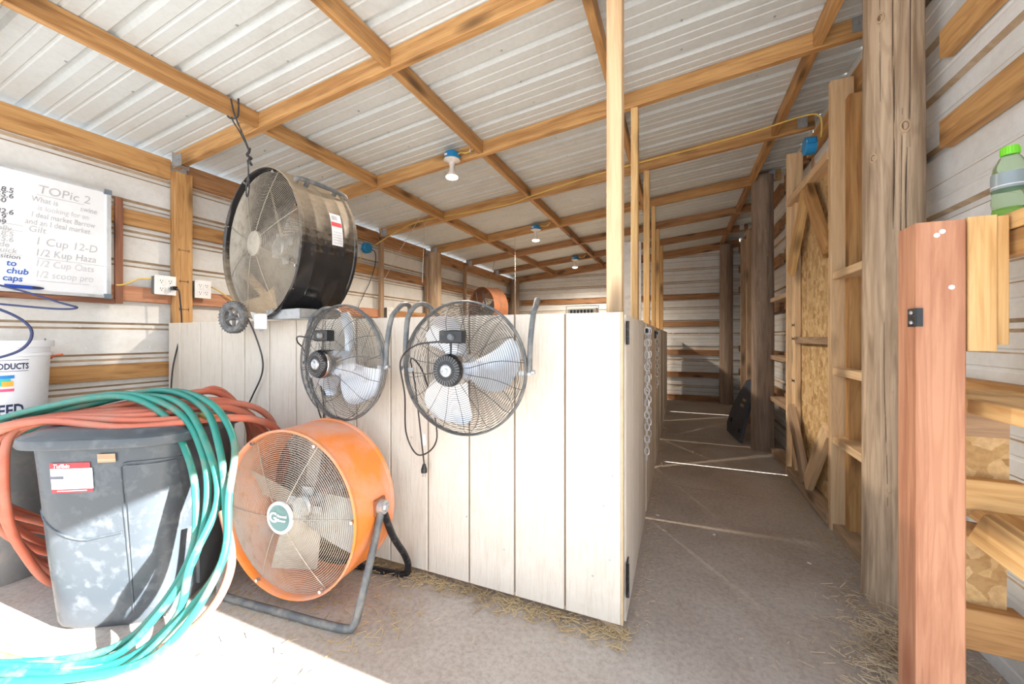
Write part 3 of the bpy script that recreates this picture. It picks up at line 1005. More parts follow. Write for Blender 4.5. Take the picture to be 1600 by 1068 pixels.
def drum_patch(m, R, a0, a1, y0, y1, d, mi=0, n=6):
    vs = []
    for i in range(n + 1):
        a = a0 + (a1 - a0) * i / n
        vs += [on_drum(R, a, y0, d), on_drum(R, a, y1, d)]
    m.add(vs, [(2 * i, 2 * i + 1, 2 * i + 3, 2 * i + 2) for i in range(n)], mi)
m = MB()
drum_patch(m, R, -0.05, 0.38, 0.155, 0.215, 0.0035, 0)
drum_patch(m, R, 0.20, 0.26, 0.157, 0.213, 0.0042, 1)
drum_patch(m, R, 0.29, 0.35, 0.165, 0.195, 0.0042, 2)
for q in range(5):
    drum_patch(m, R, -0.02 + q * 0.035, -0.012 + q * 0.035, 0.163, 0.208, 0.0042, 2, 2)
m.build('warning_label', ['label_white', 'label_red', 'ink_faint'], bf)
# wheels, axle channel
def wheel(x, y, z, ax, r=0.082):
    T = Matrix.Translation((x, y, z)) @ Matrix.Rotation(-pi / 2 * 0 + ax, 4, 'Z') @ MY
    w = MB().lathe([(r * 0.68, -0.016), (r * 0.92, -0.020), (r, -0.012), (r, 0.012), (r * 0.92, 0.020), (r * 0.68, 0.016), (r * 0.68, -0.016)], 36, T=T)
    for q in range(30):
        a = 2 * pi * q / 30
        w.box((r * 0.995 * cos(a), r * 0.995 * sin(a), 0), (0.006, 0.006, 0.034), T=T @ Matrix.Identity(4))
    wo = w.build('wheel', 'rubber', bf, smooth=True)
    h = MB().lathe([(0.0001, -0.020), (r * 0.16, -0.020), (r * 0.2, -0.012), (r * 0.2, 0.012), (0.0001, 0.014)], 18, T=T)
    h.lathe([(r * 0.60, -0.012), (r * 0.70, -0.014), (r * 0.70, 0.014), (r * 0.60, 0.012), (r * 0.60, -0.012)], 30, T=T)
    for q in range(5):
        a = 2 * pi * q / 5 + 0.3
        h.tube([T @ Vector((r * 0.15 * cos(a), r * 0.15 * sin(a), 0)), T @ Vector((r * 0.63 * cos(a), r * 0.63 * sin(a), 0))], 0.008, 6)
    h.build('wheel_rim', 'rubber', bf if False else wo, smooth=True)
wheel(-0.155, -0.045, -0.372, radians(17))
m = MB()
m.box((0.19, 0.12, -0.383), (0.30, 0.20, 0.006))
m.box((0.19, 0.02, -0.362), (0.30, 0.004, 0.045))
m.box((0.19, 0.22, -0.362), (0.30, 0.004, 0.045))
m.box((0.338, 0.12, -0.362), (0.004, 0.20, 0.045))
m.build('axle_channel', 'zinc', bf)
m = MB()
m.box((0.085, -0.03, -0.398), (0.050, 0.035, 0.075), ch=0.004)
m.build('switch_box', 'white_plastic', bf)
MB().box((0.085, -0.028, -0.441), (0.012, 0.010, 0.012)).build('switch_stem', 'zinc', bf)
m = MB()
m.prism([(-0.04, -0.345), (0.02, -0.355), (0.035, -0.42), (0.015, -0.42)], -0.02, -0.015)
m.build('support_bracket', 'grey_panel', bf)
# rope
rp = thing('hanging_rope', 'dark doubled rope looped over a purlin, holding up the barrel fan', 'rope', (-1.97, -0.12, 2.205))
def tw(P, r=0.004, amp=0.004, name='strand'):
    P = smooth_pts(P, False, 10)
    MB().tube(P, r, 6).build(name, 'rope', rp, smooth=True)
tw([(-0.024, 0.012, 0.10), (-0.028, 0.012, 0.0), (0.024, 0.03, -0.005), (0.03, 0.03, 0.09)])
tw([(0.026, -0.005, 0.07), (0.05, 0.0, -0.02), (0.09, 0.02, -0.13), (0.12, 0.03, -0.21)])
tw([(-0.026, 0.03, 0.05), (-0.02, 0.03, -0.01), (0.05, 0.03, -0.10), (0.115, 0.03, -0.20)])
tw([(0.12, 0.03, -0.19), (0.13, 0.02, -0.215), (0.108, 0.025, -0.225), (0.125, 0.035, -0.24), (0.13, 0.02, -0.255), (0.15, 0.02, -0.285)], 0.0065, name='knot')
tw([(0.15, 0.0, -0.27), (0.165, -0.005, -0.34), (0.155, -0.01, -0.42), (0.165, -0.012, -0.46), (0.18, -0.012, -0.42), (0.17, -0.008, -0.34), (0.155, 0.0, -0.27)], 0.0035, name='hook_loop')

# --- orange drum fan on the floor
of = drum_fan('drum_fan', 'orange drum fan standing on the floor in a tubular steel cradle', (-1.19, -0.385, 0.366), radians(5.6), 0.318, 0.235, 'orange_paint', 'steel_wire', 'blade_dusty', 34, 0.00115, badge='badge_teal', bang=1.35, spokes=6, spoke0=0.05)
R = 0.318
text('G', 0.052, 'badge_print', 'label_white', of, Matrix.Translation((-0.046, -0.0285, -0.017)) @ Matrix.Rotation(pi / 2, 4, 'X'), bold=0.0015)
text('General', 0.014, 'badge_print', 'label_white', of, Matrix.Translation((-0.008, -0.0285, 0.004)) @ Matrix.Rotation(pi / 2, 4, 'X'), bold=0.0004)
text('Blower', 0.014, 'badge_print', 'label_white', of, Matrix.Translation((-0.008, -0.0285, -0.012)) @ Matrix.Rotation(pi / 2, 4, 'X'), bold=0.0004)
for s in (-1, 1):
    fr = [(s * 0.335, 0.135, 0.02), (s * 0.335, 0.06, -0.16), (s * 0.335, 0.01, -0.27), (s * 0.325, -0.01, -0.335), (s * 0.28, -0.022, -0.352), (0, -0.025, -0.352)]
    MB().tube(smooth_pts(fr, False, 8), 0.014, 10).build('cradle_tube', 'grey_tube', of, smooth=True)
    bk = [(s * 0.335, 0.135, 0.02), (s * 0.335, 0.20, -0.12), (s * 0.335, 0.29, -0.25), (s * 0.335, 0.315, -0.32), (s * 0.29, 0.315, -0.352), (0, 0.31, -0.352)]
    MB().tube(smooth_pts(bk, False, 8), 0.014, 10).build('cradle_tube', 'black_gloss', of, smooth=True)
    MB().lathe([(0.0001, 0.03), (0.012, 0.03), (0.016, 0.024), (0.026, 0.022), (0.028, -0.004), (0.02, -0.012)], 16, T=Matrix.Translation((s * 0.328, 0.135, 0.02)) @ Matrix.Rotation(s * pi / 2, 4, 'Y')).build('pivot_knob', 'zinc', of, smooth=True)
    m = MB()
    m.box((s * 0.322, 0.135, 0.02), (0.010, 0.06, 0.06))
    m.build('pivot_plate', 'orange_dull', of)

# --- orange fan hanging at the back of the pen
hf = drum_fan('drum_fan', 'dull orange drum fan hanging far back over the pen near the outlet wall', (-2.36, 3.45, 1.44), radians(-25), 0.30, 0.24, 'orange_dull', 'black_wire', 'blade_dusty', 18, 0.002, spokes=6)
o = MB().tube([(0.05, 0.1, 0.29), (0.05, 0.345, 0.74)], 0.003, 5).build('hanging_string', 'string', None, mw=Matrix.Translation((-2.36, 3.45, 1.44)))
tag(o, 'thin pale string from the roof down to the far orange fan', 'string')

# --- silver wire fans hooked over the pen wall
def wire_fan(label, loc, rotz, blade0, cordpts):
    t = thing('wall_fan', label, 'fan', loc, rotz)
    R = 0.252
    def dome(r, s=-1, dep=0.075):
        q = r / R
        return s * dep * (1 - q ** 5) ** 0.5 if q < 1 else 0.0
    for side, nm_, mat, cnt in ((-1, 'front_grille', 'black_wire', 27), (1, 'back_grille', 'black_wire', 22)):
        m = MB()
        for i in range(cnt):
            r = 0.055 + (R - 0.057) * (i / (cnt - 1)) ** 0.93
            m.ring(r, dome(r, side), 0.00095, 56, 4)
        nsp = 16 if side < 0 else 8
        for q in range(nsp):
            a = 2 * pi * q / nsp + 0.1
            pts = [((0.05 + (R - 0.05) * s / 9) * cos(a + 0.10 * sin(s * 0.35)), dome(0.05 + (R - 0.05) * s / 9, side) + 0.001 * side, (0.05 + (R - 0.05) * s / 9) * sin(a + 0.10 * sin(s * 0.35))) for s in range(10)]
            m.tube(pts, 0.0013, 4)
        m.build(nm_, mat, t, kind='stuff')
    m = MB()
    m.ring(R, -0.006, 0.0042, 72, 6)
    m.ring(R, 0.006, 0.0042, 72, 6)
    m.build('rim_ring', 'grey_tube', t, smooth=True)
    MB().lathe([(0.018, -0.128), (0.052, -0.128), (0.057, -0.118), (0.057, -0.112)], 36, T=MY, mis=[0, 0, 0]).build('motor_vent', 'black_gloss', t, smooth=True)
    m = MB()
    for q in range(30):
        a = 2 * pi * q / 30
        m.box((0.044, 0, 0), (0.018, 0.0015, 0.002), T=Matrix.Translation((0, -0.1285, 0)) @ Matrix.Rotation(a, 4, 'Y'))
    m.build('vent_slot', 'grey_tube', t, kind='stuff')
    MB().lathe([(0.058, -0.112), (0.060, -0.108), (0.060, -0.045), (0.050, -0.035), (0.0001, -0.034)], 36, T=MY).build('motor_body', 'chrome', t, smooth=True)
    MB().lathe([(0.0001, -0.137), (0.007, -0.137), (0.008, -0.133), (0.016, -0.136), (0.021, -0.133), (0.023, -0.126)], 28, T=MY).build('motor_cap', 'zinc', t, smooth=True)
    m = MB()
    m.box((0.008, -0.095, 0.118), (0.088, 0.035, 0.046), ch=0.004)
    m.tube([(0.0, -0.095, 0.05), (0.002, -0.095, 0.098)], 0.004, 6)
    m.build('control_box', 'black_paint', t)
    MB().lathe([(0.0001, -0.012), (0.010, -0.012), (0.013, 0.0)], 16, T=Matrix.Translation((0.012, -0.112, 0.118)) @ MY).build('speed_knob', 'grey_tube', t, smooth=True)
    for q in range(3):
        blade_mesh(MB(), 0.045, 0.226, blade0 + q * 2 * pi / 3, 0.07, 0.195, 0.42, y=0.012, cup=0.020, sweep=0.35, n=10, k=8).build('fan_blade', 'blade_alu', t, smooth=True)
    MB().lathe([(0.0001, -0.034), (0.05, -0.034), (0.052, 0.03), (0.0001, 0.034)], 24, T=MY).build('blade_hub', 'blade_alu', t, smooth=True)
    # mounting handle: one bent tube that hooks over the wall top
    top = PH - loc[2] + 0.03
    for s in (-1, 1):
        hk = [(s * 0.262, 0.005, -0.01), (s * 0.264, 0.012, 0.10), (s * 0.268, 0.03, 0.19), (s * 0.268, 0.06, top - 0.005), (s * 0.262, 0.10, top + 0.022), (s * 0.25, 0.15, top + 0.02), (s * 0.22, 0.18, top - 0.02), (s * 0.16, 0.19, top - 0.08), (0, 0.19, top - 0.10)]
        MB().tube(smooth_pts(hk, False, 7), 0.0105, 10).build('hook_tube', 'grey_tube', t, smooth=True)
        m = MB()
        m.box((s * 0.245, 0.0, -0.012), (0.05, 0.004, 0.014))
        m.lathe([(0.0001, 0.012), (0.008, 0.012), (0.009, 0.0)], 10, T=Matrix.Translation((s * 0.272, 0.002, -0.008)) @ Matrix.Rotation(s * pi / 2, 4, 'Y'))
        m.build('pivot_bolt', 'zinc', t)
    MB().tube(smooth_pts(cordpts, False, 10), 0.0034, 7).build('power_cord', 'black_paint', t, smooth=True)
    e = Vector(cordpts[-1])
    m = MB()
    m.lathe([(0.0001, 0.0), (0.006, 0.0), (0.013, -0.022), (0.013, -0.036), (0.0001, -0.036)], 12, T=Matrix.Translation(e))
    m.build('plug', 'black_gloss', t, smooth=True)
    m = MB()
    for q in (-1, 1):
        m.box((e.x + q * 0.006, e.y, e.z - 0.045), (0.0015, 0.006, 0.018))
    m.build('plug_prong', 'zinc', t)
    return t
f2 = wire_fan('silver-bladed wire fan hooked over the pen wall, larger and nearer the corner', (-0.565, -0.125, 0.925), radians(3), -0.12,
         [(-0.05, -0.09, 0.10), (-0.15, -0.095, 0.085), (-0.245, -0.05, 0.02), (-0.275, 0.02, -0.12), (-0.32, 0.095, -0.30), (-0.26, 0.10, -0.385), (-0.17, 0.095, -0.30), (-0.215, 0.075, -0.05), (-0.245, 0.02, 0.03), (-0.25, 0.06, -0.10), (-0.235, 0.10, -0.42)])
MB().box((-0.232, 0.094, -0.315), (0.018, 0.004, 0.045), T=None).build('cord_tag', 'label_white', f2)
f1 = wire_fan('silver-bladed wire fan hooked over the pen wall beside the barrel fan', (-1.175, -0.125, 0.93), radians(-6), 1.25,
         [(-0.05, -0.09, 0.10), (-0.17, -0.09, 0.115), (-0.245, -0.05, 0.09), (-0.262, 0.0, 0.03), (-0.272, 0.06, -0.20), (-0.262, 0.09, -0.30), (-0.245, 0.08, -0.20), (-0.225, 0.03, 0.0), (-0.22, 0.03, -0.05), (-0.205, 0.06, -0.13)])

# cord hanging from the barrel fan, cord from the outlet
o = MB().tube(smooth_pts([(-1.85, -0.10, 1.14), (-1.85, -0.06, 1.05), (-1.84, -0.03, 0.93), (-1.86, -0.02, 0.84), (-1.93, -0.02, 0.73), (-1.98, -0.04, 0.62)], False, 8), 0.004, 6).build('power_cord', 'black_paint', None, smooth=True)
tag(o, 'black cord hanging down from the barrel fan in front of the pen wall', 'cord')

# ------------------------------------------------------------------ outlets, junction boxes, lamps
def outlet(label, y0, y1, z, x=XL + 0.045, dark=False):
    t = thing('outlet_box', label, 'outlet', (x, (y0 + y1) / 2, z))
    w = y1 - y0
    MB().box((0.022, 0, 0), (0.044, w - 0.012, 0.108), ch=0.004).build('box_body', 'grey_plastic', t)
    MB().box((0.047, 0, 0), (0.006, w, 0.118), ch=0.002).build('cover_plate', 'white_plastic', t)
    for a in (-1, 1):
        for b in (-1, 1):
            m = MB()
            m.box((0.051, a * w * 0.2, b * 0.024), (0.004, 0.030, 0.034), ch=0.001)
            rc = m.build('receptacle', 'white_plastic', t)
            m = MB()
            m.box((0.0535, a * w * 0.2 - 0.006, b * 0.024 + 0.003), (0.001, 0.0025, 0.010))
            m.box((0.0535, a * w * 0.2 + 0.006, b * 0.024 + 0.003), (0.001, 0.0025, 0.008))
            m.box((0.0535, a * w * 0.2, b * 0.024 - 0.009), (0.001, 0.005, 0.005))
            m.build('slot', 'slot_black', rc)
    return t
outlet('white double outlet plate left of the big stud, with a black plug in it', -0.085, 0.025, 1.362)
outlet('white double outlet plate right of the big stud, with nothing plugged in', 0.13, 0.225, 1.36)
outlet('small white outlet plate low on the far part of the wall, past the barrel fan', 1.97, 2.07, 1.31)
t = thing('power_cord', 'black cord plugged into the wall outlet, hanging down behind the bin', 'cord', (-2.73, 0.0, 1.345))
MB().tube(smooth_pts([(0.02, 0.002, 0.0), (0.05, 0.010, -0.01), (0.055, 0.015, -0.06), (0.06, 0.02, -0.25), (0.07, -0.03, -0.50), (0.12, -0.06, -0.72), (0.2, -0.07, -0.9)], False, 8), 0.0045, 7).build('cable', 'black_paint', t, smooth=True)
MB().box((0.022, 0.0, 0.0), (0.03, 0.026, 0.024), ch=0.004).build('plug', 'black_gloss', t)
for lab, P in (('yellow cable looping from the whiteboard girt to the outlet', [(-2.77, -0.25, 1.34), (-2.76, -0.22, 1.345), (-2.765, -0.15, 1.385), (-2.76, -0.09, 1.395)]),
               ('yellow cable running from the second outlet toward the barrel fan', [(-2.77, 0.22, 1.40), (-2.77, 0.30, 1.36), (-2.77, 0.42, 1.30), (-2.77, 0.6, 1.36)]),
               ('yellow cable running under the roof from the corridor box toward the far wall', [(0.96, 1.42, 2.22), (0.955, 1.42, 2.34), (0.90, 1.52, 2.41), (0.61, 1.57, 2.385), (0.25, 1.62, 2.365), (-0.07, 1.62, 2.335), (-0.5, 1.66, 2.30), (-0.96, 1.76, 2.265), (-1.3, 1.86, 2.25), (-1.9, 1.895, 2.24), (-2.3, 1.90, 2.22), (-2.6, 1.895, 2.13), (-2.74, 1.78, 2.00)]),
               ('yellow cable hanging from the round blue box on the far wall', [(-2.77, 1.66, 1.9), (-2.775, 1.62, 1.83), (-2.775, 1.58, 1.79)])):
    o = MB().tube(smooth_pts(P, False, 8), 0.0048, 6).build('yellow_cable', 'yellow_cable', None, smooth=True)
    tag(o, lab, 'cable')
t = thing('junction_box', 'round blue junction box on the outlet wall beyond the barrel fan', 'junction box', (XL + 0.05, 1.69, 1.955))
MB().lathe([(0.0001, 0.05), (0.05, 0.05), (0.054, 0.045), (0.054, 0.0), (0.0001, 0)], 28, T=Matrix.Rotation(pi / 2, 4, 'Y')).build('box_body', 'blue_plastic', t, smooth=True)
for a in (-1, 1):
    MB().box((0.02, a * 0.055, 0.02 * a), (0.03, 0.02, 0.02), ch=0.003).build('mounting_ear', 'blue_plastic', t)
o = MB().tube(smooth_pts([(-2.76, 1.74, 1.95), (-2.75, 1.80, 1.93), (-2.75, 1.80, 1.80), (-2.74, 1.72, 1.62), (-2.72, 1.60, 1.45), (-2.7, 1.5, 1.3)], False, 8), 0.005, 6).build('power_cord', 'black_paint', None, smooth=True)
tag(o, 'black cord dropping from the round blue box to behind the fans', 'cord')
t = thing('junction_box', 'blue junction box on the corridor wall stud, high near the roof', 'junction box', (0.925, 1.40, 2.17))
MB().lathe([(0.0001, 0.055), (0.045, 0.055), (0.050, 0.05), (0.050, 0.0), (0.0001, 0)], 26, T=Matrix.Rotation(-pi / 2, 4, 'Y')).build('box_body', 'blue_plastic', t, smooth=True)
for a in (-1, 1):
    MB().box((-0.03, a * 0.05, 0.01), (0.035, 0.022, 0.03), ch=0.003).build('mounting_ear', 'blue_plastic', t)
    MB().lathe([(0.0001, 0.004), (0.005, 0.004), (0.006, 0)], 8, T=Matrix.Translation((-0.05, a * 0.05, 0.01)) @ Matrix.Rotation(-pi / 2, 4, 'Y')).build('box_screw', 'zinc', t)

lamp_y = [0.925, 2.815, 4.695]
lamp_x = [-1.265, -1.32, -1.33]
lamp_l = ['nearest lit bulb in a blue box on the rafter', 'middle lit bulb in a blue box on the rafter, above the pen', 'farthest lit bulb in a blue box, near the back wall']
for i in range(3):
    x, y = lamp_x[i], lamp_y[i]
    z = zb(x) + 0.055
    t = thing('bulb_fixture', lamp_l[i], 'lamp', (x, y, z))
    MB().lathe([(0.0001, 0.0), (0.046, 0.0), (0.050, -0.004), (0.051, -0.048), (0.0001, -0.048)], 28).build('junction_box', 'blue_plastic', t, smooth=True)
    MB().box((0.045, 0.0, -0.035), (0.03, 0.025, 0.018), ch=0.003).build('box_ear', 'blue_plastic', t)
    MB().box((-0.02, -0.0485, -0.026), (0.022, 0.003, 0.013)).build('box_sticker', 'label_white', t)
    MB().lathe([(0.0001, -0.048), (0.056, -0.048), (0.057, -0.053), (0.030, -0.064), (0.022, -0.070), (0.020, -0.088), (0.0001, -0.088)], 28).build('lamp_holder', 'white_porcelain', t, smooth=True)
    MB().lathe([(0.0001, -0.085), (0.016, -0.086), (0.018, -0.112), (0.022, -0.132), (0.036, -0.152), (0.042, -0.166)], 28).build('bulb_neck', 'white_porcelain', t, smooth=True)
    MB().lathe([(0.042, -0.166), (0.041, -0.174), (0.030, -0.180), (0.0001, -0.183)], 28).build('bulb_face', 'bulb_glow', t, smooth=True)
    cb = smooth_pts([(0.045, -0.0, -0.02), (0.07, 0.0, -0.012), (0.11, 0.006, -0.018), (0.15, 0.008, -0.005), (0.17, 0.008, 0.01), (0.15, 0.008, 0.015)], False, 6)
    MB().tube(cb, 0.0045, 6).build('lamp_cable', 'yellow_cable', t, smooth=True)
    MB().box((0.145, 0.0, -0.012), (0.006, 0.012, 0.022)).build('cable_staple', 'white_plastic', t)
    ld = bpy.data.lights.new('bulb_light', 'SPOT')
    ld.energy = 130
    ld.spot_size = radians(165)
    ld.spot_blend = 0.6
    ld.color = (1.0, 0.86, 0.70)
    ld.shadow_soft_size = 0.04
    lo = bpy.data.objects.new('bulb_light', ld)
    lo.location = (0, 0, -0.20)
    lo.parent = t
    COL.objects.link(lo)

# strings and light chains dangling over the pen
for lab, P in (('thin chain hanging slantwise from the purlin past the far stud', [(-1.99, 1.60, 2.21), (-2.32, 1.68, 1.9), (-2.6, 1.76, 1.62)]),
               ('thin chain hanging straight down from the purlin past the far stud', [(-1.99, 1.62, 2.21), (-2.02, 1.62, 1.55)]),
               ('thin grey string hanging from the rafter over the far pen', [(-1.60, 2.87, 2.26), (-1.60, 2.87, 1.3)])):
    o = MB().tube(P, 0.0022, 5).build('hanging_string', 'string' if 'string' in lab else 'zinc')
    tag(o, lab, 'string' if 'string' in lab else 'chain')

# ------------------------------------------------------------------ whiteboard on the left wall
wbx = XL + 0.055
WB0, WB1, WZ0, WZ1 = -1.46, -0.275, 1.262, 1.862
t = thing('whiteboard', 'whiteboard covered in faded marker handwriting, on the metal wall', 'whiteboard', (wbx, WB1, WZ0))
Wd = WB1 - WB0; Hh = WZ1 - WZ0
MB().box((0.004, -Wd / 2, Hh / 2), (0.010, Wd, Hh)).build('writing_surface', 'whiteboard', t)
for nm_, c, d in (('frame_rail', (0.008, -Wd / 2, 0.006), (0.018, Wd, 0.016)), ('frame_rail', (0.008, -Wd / 2, Hh - 0.006), (0.018, Wd, 0.014)), ('frame_rail', (0.008, -0.007, Hh / 2), (0.018, 0.018, Hh))):
    MB().box(c, d, ch=0).build(nm_, 'aluminium', t)
for z in (0.008, Hh - 0.008):
    MB().box((0.010, -0.012, z), (0.022, 0.032, 0.026), ch=0.003).build('corner_cap', 'corner_grey', t)
# local frame for writing: text X axis runs along +Y of the wall
WT = Matrix(((0, 0, 1, 0.0105), (1, 0, 0, 0), (0, 1, 0, 0), (0, 0, 0, 1)))
def write(s, y, z, size, mat, shear=0.15, bold=0.0, sx=1.0, rot=0.0):
    text(s, size, 'handwriting', mat, t, Matrix.Translation((0, y - WB1, z - WZ0)) @ WT @ Matrix.Rotation(rot, 4, 'Z') @ Matrix.Diagonal((sx, 1, 1, 1)), shear, bold=bold, depth=0.0002)
col = -0.568
for s, z, size, mat, dx, sx in (('TOPic 2', 1.765, 0.060, 'ink_faint', 0.02, 0.95), ('What is          swine', 1.718, 0.040, 'ink_faint', 0.0, 0.72), ('is looking for an', 1.678, 0.038, 'ink_fainter', 0.02, 0.75),
                         ('I deal market Barrow', 1.640, 0.038, 'ink_faint', 0.0, 0.70), ('and an I deal market', 1.602, 0.040, 'ink_faint', -0.02, 0.70), ('Gilt', 1.565, 0.044, 'ink_faint', -0.01, 0.9),
                         ('1 Cup 12-D', 1.505, 0.056, 'ink_faint', 0.01, 0.85), ('1/2 Kup Haza', 1.450, 0.050, 'ink_faint', 0.01, 0.82), ('1/2 Cup Oats', 1.397, 0.048, 'ink_fainter', 0.01, 0.82), ('1/2 scoop pro', 1.342, 0.048, 'ink_fainter', 0.01, 0.78)):
    write(s, col + dx, z, size, mat, sx=sx)
m = MB()
for z, a, b in ((1.755, -0.55, -0.38), (1.437, -0.55, -0.28), (1.325, -0.55, -0.36)):
    m.box((0.0112, (a + b) / 2 - WB1, z - WZ0), (0.0004, b - a, 0.002))
for z in (1.585, 1.557, 1.44):
    m.box((0.0112, -0.66 - WB1, z - WZ0), (0.0004, 0.13, 0.002))
m.build('ruled_line', 'ink_faint', t)
for k, (s, mat) in enumerate((('118.5', 'ink_black'), ('155.6', 'ink_black'), ('160', 'ink_black'), ('', 'ink_black'), ('182.6', 'ink_black'), ('219', 'ink_black'), ('209', 'ink_black'), ('Kelly', 'ink_faint'), ('118.5', 'ink_faint'), ('155.6', 'ink_faint'), ('slide', 'ink_faint'), ('squick', 'ink_faint'))):
    if s:
        write(s, -0.695, 1.735 - k * 0.0262, 0.034, mat, sx=0.95, bold=0.0005)
write('composition', -0.745, 1.420, 0.030, 'ink_black', sx=0.95)
for k, s in enumerate(('is  to', ' -  chub', '   caps')):
    write(s, -0.688, 1.385 - k * 0.036, 0.040, 'ink_blue', sx=0.9, bold=0.0008)
o = thing('marker_pen', 'blue marker pen on the bottom ledge of the whiteboard', 'marker', (wbx + 0.028, -0.60, WZ0 + 0.024))
MB().tube([(0, -0.055, 0), (0, 0.03, 0)], 0.0085, 10).build('barrel', 'blue_marker', o, smooth=True)
MB().tube([(0, 0.03, 0), (0, 0.055, 0), (0, 0.07, 0)], [0.0085, 0.007, 0.003], 10).build('cap', 'ink_navy', o, smooth=True)
MB().box((0.028, -Wd / 2 - 0.15, 0.008), (0.040, Wd - 0.5, 0.005)).build('pen_ledge', 'aluminium', t)
o = board('trim_1', (wbx + 0.0, -0.235, 1.235), (wbx + 0.0, -0.235, 1.845), 0.034, 0.02, 'redwood_trim', None, up=(0, 1, 0)); o['kind'] = 'structure'
o = board('trim_2', (wbx + 0.0, -1.29, 1.245), (wbx + 0.0, -0.255, 1.245), 0.028, 0.02, 'redwood_trim'); o['kind'] = 'structure'

# ------------------------------------------------------------------ seed bucket and things left of the bin
def bucket(t, z0, R0, R1, H, mat):
    MB().lathe([(0.0001, z0), (R0, z0), (R0 + 0.003, z0 + 0.005), (R1, z0 + H - 0.07), (R1 + 0.008, z0 + H - 0.068), (R1 + 0.008, z0 + H - 0.055), (R1, z0 + H - 0.052), (R1, z0 + H - 0.03), (R1 + 0.013, z0 + H - 0.028), (R1 + 0.013, z0 + H), (R1 - 0.004, z0 + H), (R1 - 0.006, z0 + H - 0.04), (R0 - 0.006, z0 + 0.01), (0.0001, z0 + 0.01)], 48).build('bucket_body', mat, t, smooth=True)
bx, by = -2.615, -0.705
t = thing('storage_tub', 'grey plastic tub on the floor behind the bin, under the seed bucket', 'tub', (-2.58, -0.70, 0.0))
MB().lathe([(0.0001, 0), (0.17, 0), (0.20, 0.58), (0.215, 0.585), (0.215, 0.61), (0.0001, 0.61)], 36).build('tub_body', 'grey_plastic', t, smooth=True)
MB().lathe([(0.222, 0.60), (0.222, 0.63), (0.19, 0.638), (0.0001, 0.640), ], 36).build('tub_lid', 'grey_plastic', t, smooth=True)
t = thing('seed_bucket', 'white plastic bucket lettered SEED standing behind the bin', 'bucket', (bx, by, 0.641))
bucket(t, 0.0, 0.135, 0.150, 0.385, 'bucket_white')
def on_bucket(s, size, ang, z, mat, sx=0.8, r=0.1425, bold=0.001):
    cu = bpy.data.curves.new('tmp', 'FONT'); cu.body = s; cu.size = size; cu.align_x = 'CENTER'; cu.extrude = 0.0; cu.offset = bold; cu.resolution_u = 2
    ob = bpy.data.objects.new('tmp', cu); me = bpy.data.meshes.new_from_object(ob); bpy.data.objects.remove(ob)
    for v in me.vertices:
        rr = 0.136 + 0.0155 * (z + v.co.y) / 0.315 + 0.0015
        a = ang + v.co.x * sx / rr
        v.co = (rr * cos(a), rr * sin(a), z + v.co.y)
    me.materials.clear(); me.materials.append(M(mat))
    o = bpy.data.objects.new('lettering', me); o.parent = t; COL.objects.link(o)
ba = math.atan2(-1.412 - by, 0.186 - bx) + 0.28
on_bucket('PRODUCTS', 0.036, ba - 0.10, 0.262, 'ink_navy', 0.62)
on_bucket('SEED', 0.070, ba - 0.12, 0.060, 'ink_navy', 0.62, bold=0.002)
on_bucket('I', 0.05, ba - 0.05, 0.005, 'ink_navy', 0.6)
m = MB()
def bpatch(m, a0, a1, z0, z1, mi, dd=0.0015):
    vs = []
    for i in range(5):
        a = a0 + (a1 - a0) * i / 4
        for z in (z0, z1):
            rr = 0.136 + 0.0155 * z / 0.315 + dd
            vs.append((rr * cos(a), rr * sin(a), z))
    m.add(vs, [(2 * i, 2 * i + 2, 2 * i + 3, 2 * i + 1) for i in range(4)], mi)
b0 = ba - 0.05
bpatch(m, b0 - 0.32, b0 + 0.05, 0.222, 0.236, 0)
bpatch(m, b0 - 0.32, b0 - 0.02, 0.190, 0.222, 1)
bpatch(m, b0 - 0.18, b0 + 0.03, 0.188, 0.210, 2, 0.002)
bpatch(m, b0 - 0.32, b0 + 0.05, 0.166, 0.178, 3)
m.build('printed_emblem', ['print_blue', 'print_teal', 'print_gold', 'print_pink'], t)
m = MB()
for z in (0.30, 0.252, 0.042):
    bpatch(m, ba - 0.7, ba + 0.28, z, z + 0.002, 0)
m.build('printed_line', ['ink_navy'], t)
MB().lathe([(0.0001, 0.0), (0.05, 0.01), (0.06, 0.05), (0.04, 0.085), (0.012, 0.10), (0.0001, 0.10)], 20, T=Matrix.Translation((0, 0, 0))).build('feed_scoop', 'beige', tag(thing('feed_scoop', 'beige rounded scoop lying on top of the seed bucket', 'scoop', (bx - 0.02, by + 0.05, 0.641 + 0.12)), None), smooth=True)
o = thing('wall_insulator', 'small orange plastic fence insulator on the metal wall beside the seed bucket', 'insulator', (XL + 0.03, -0.50, 0.945))
MB().lathe([(0.0001, -0.03), (0.012, -0.026), (0.020, 0.0), (0.014, 0.016), (0.010, 0.03), (0.0001, 0.032)], 16, T=Matrix.Rotation(radians(80), 4, 'Y')).build('insulator_cup', 'orange_plastic', o, smooth=True)
MB().tube([(0.0, 0.02, 0.0), (0.01, 0.05, 0.008)], 0.004, 6).build('insulator_arm', 'orange_plastic', o)
MB().tube([(0.0, -0.01, 0.09), (0.0, -0.01, -0.06)], 0.003, 6).build('pin', 'corner_grey', o)
t = thing('black_cable', 'black cable curling in front of the whiteboard and over the seed bucket', 'cable', (0, 0, 0))
MB().tube(smooth_pts([(-2.45, -0.95, 1.30), (-2.30, -0.77, 1.245), (-2.17, -0.66, 1.185), (-2.14, -0.62, 1.165), (-2.2, -0.67, 1.16), (-2.35, -0.82, 1.18), (-2.55, -0.95, 1.20)], False, 8), 0.0042, 7).build('cable_loop', 'ink_navy', t, smooth=True)
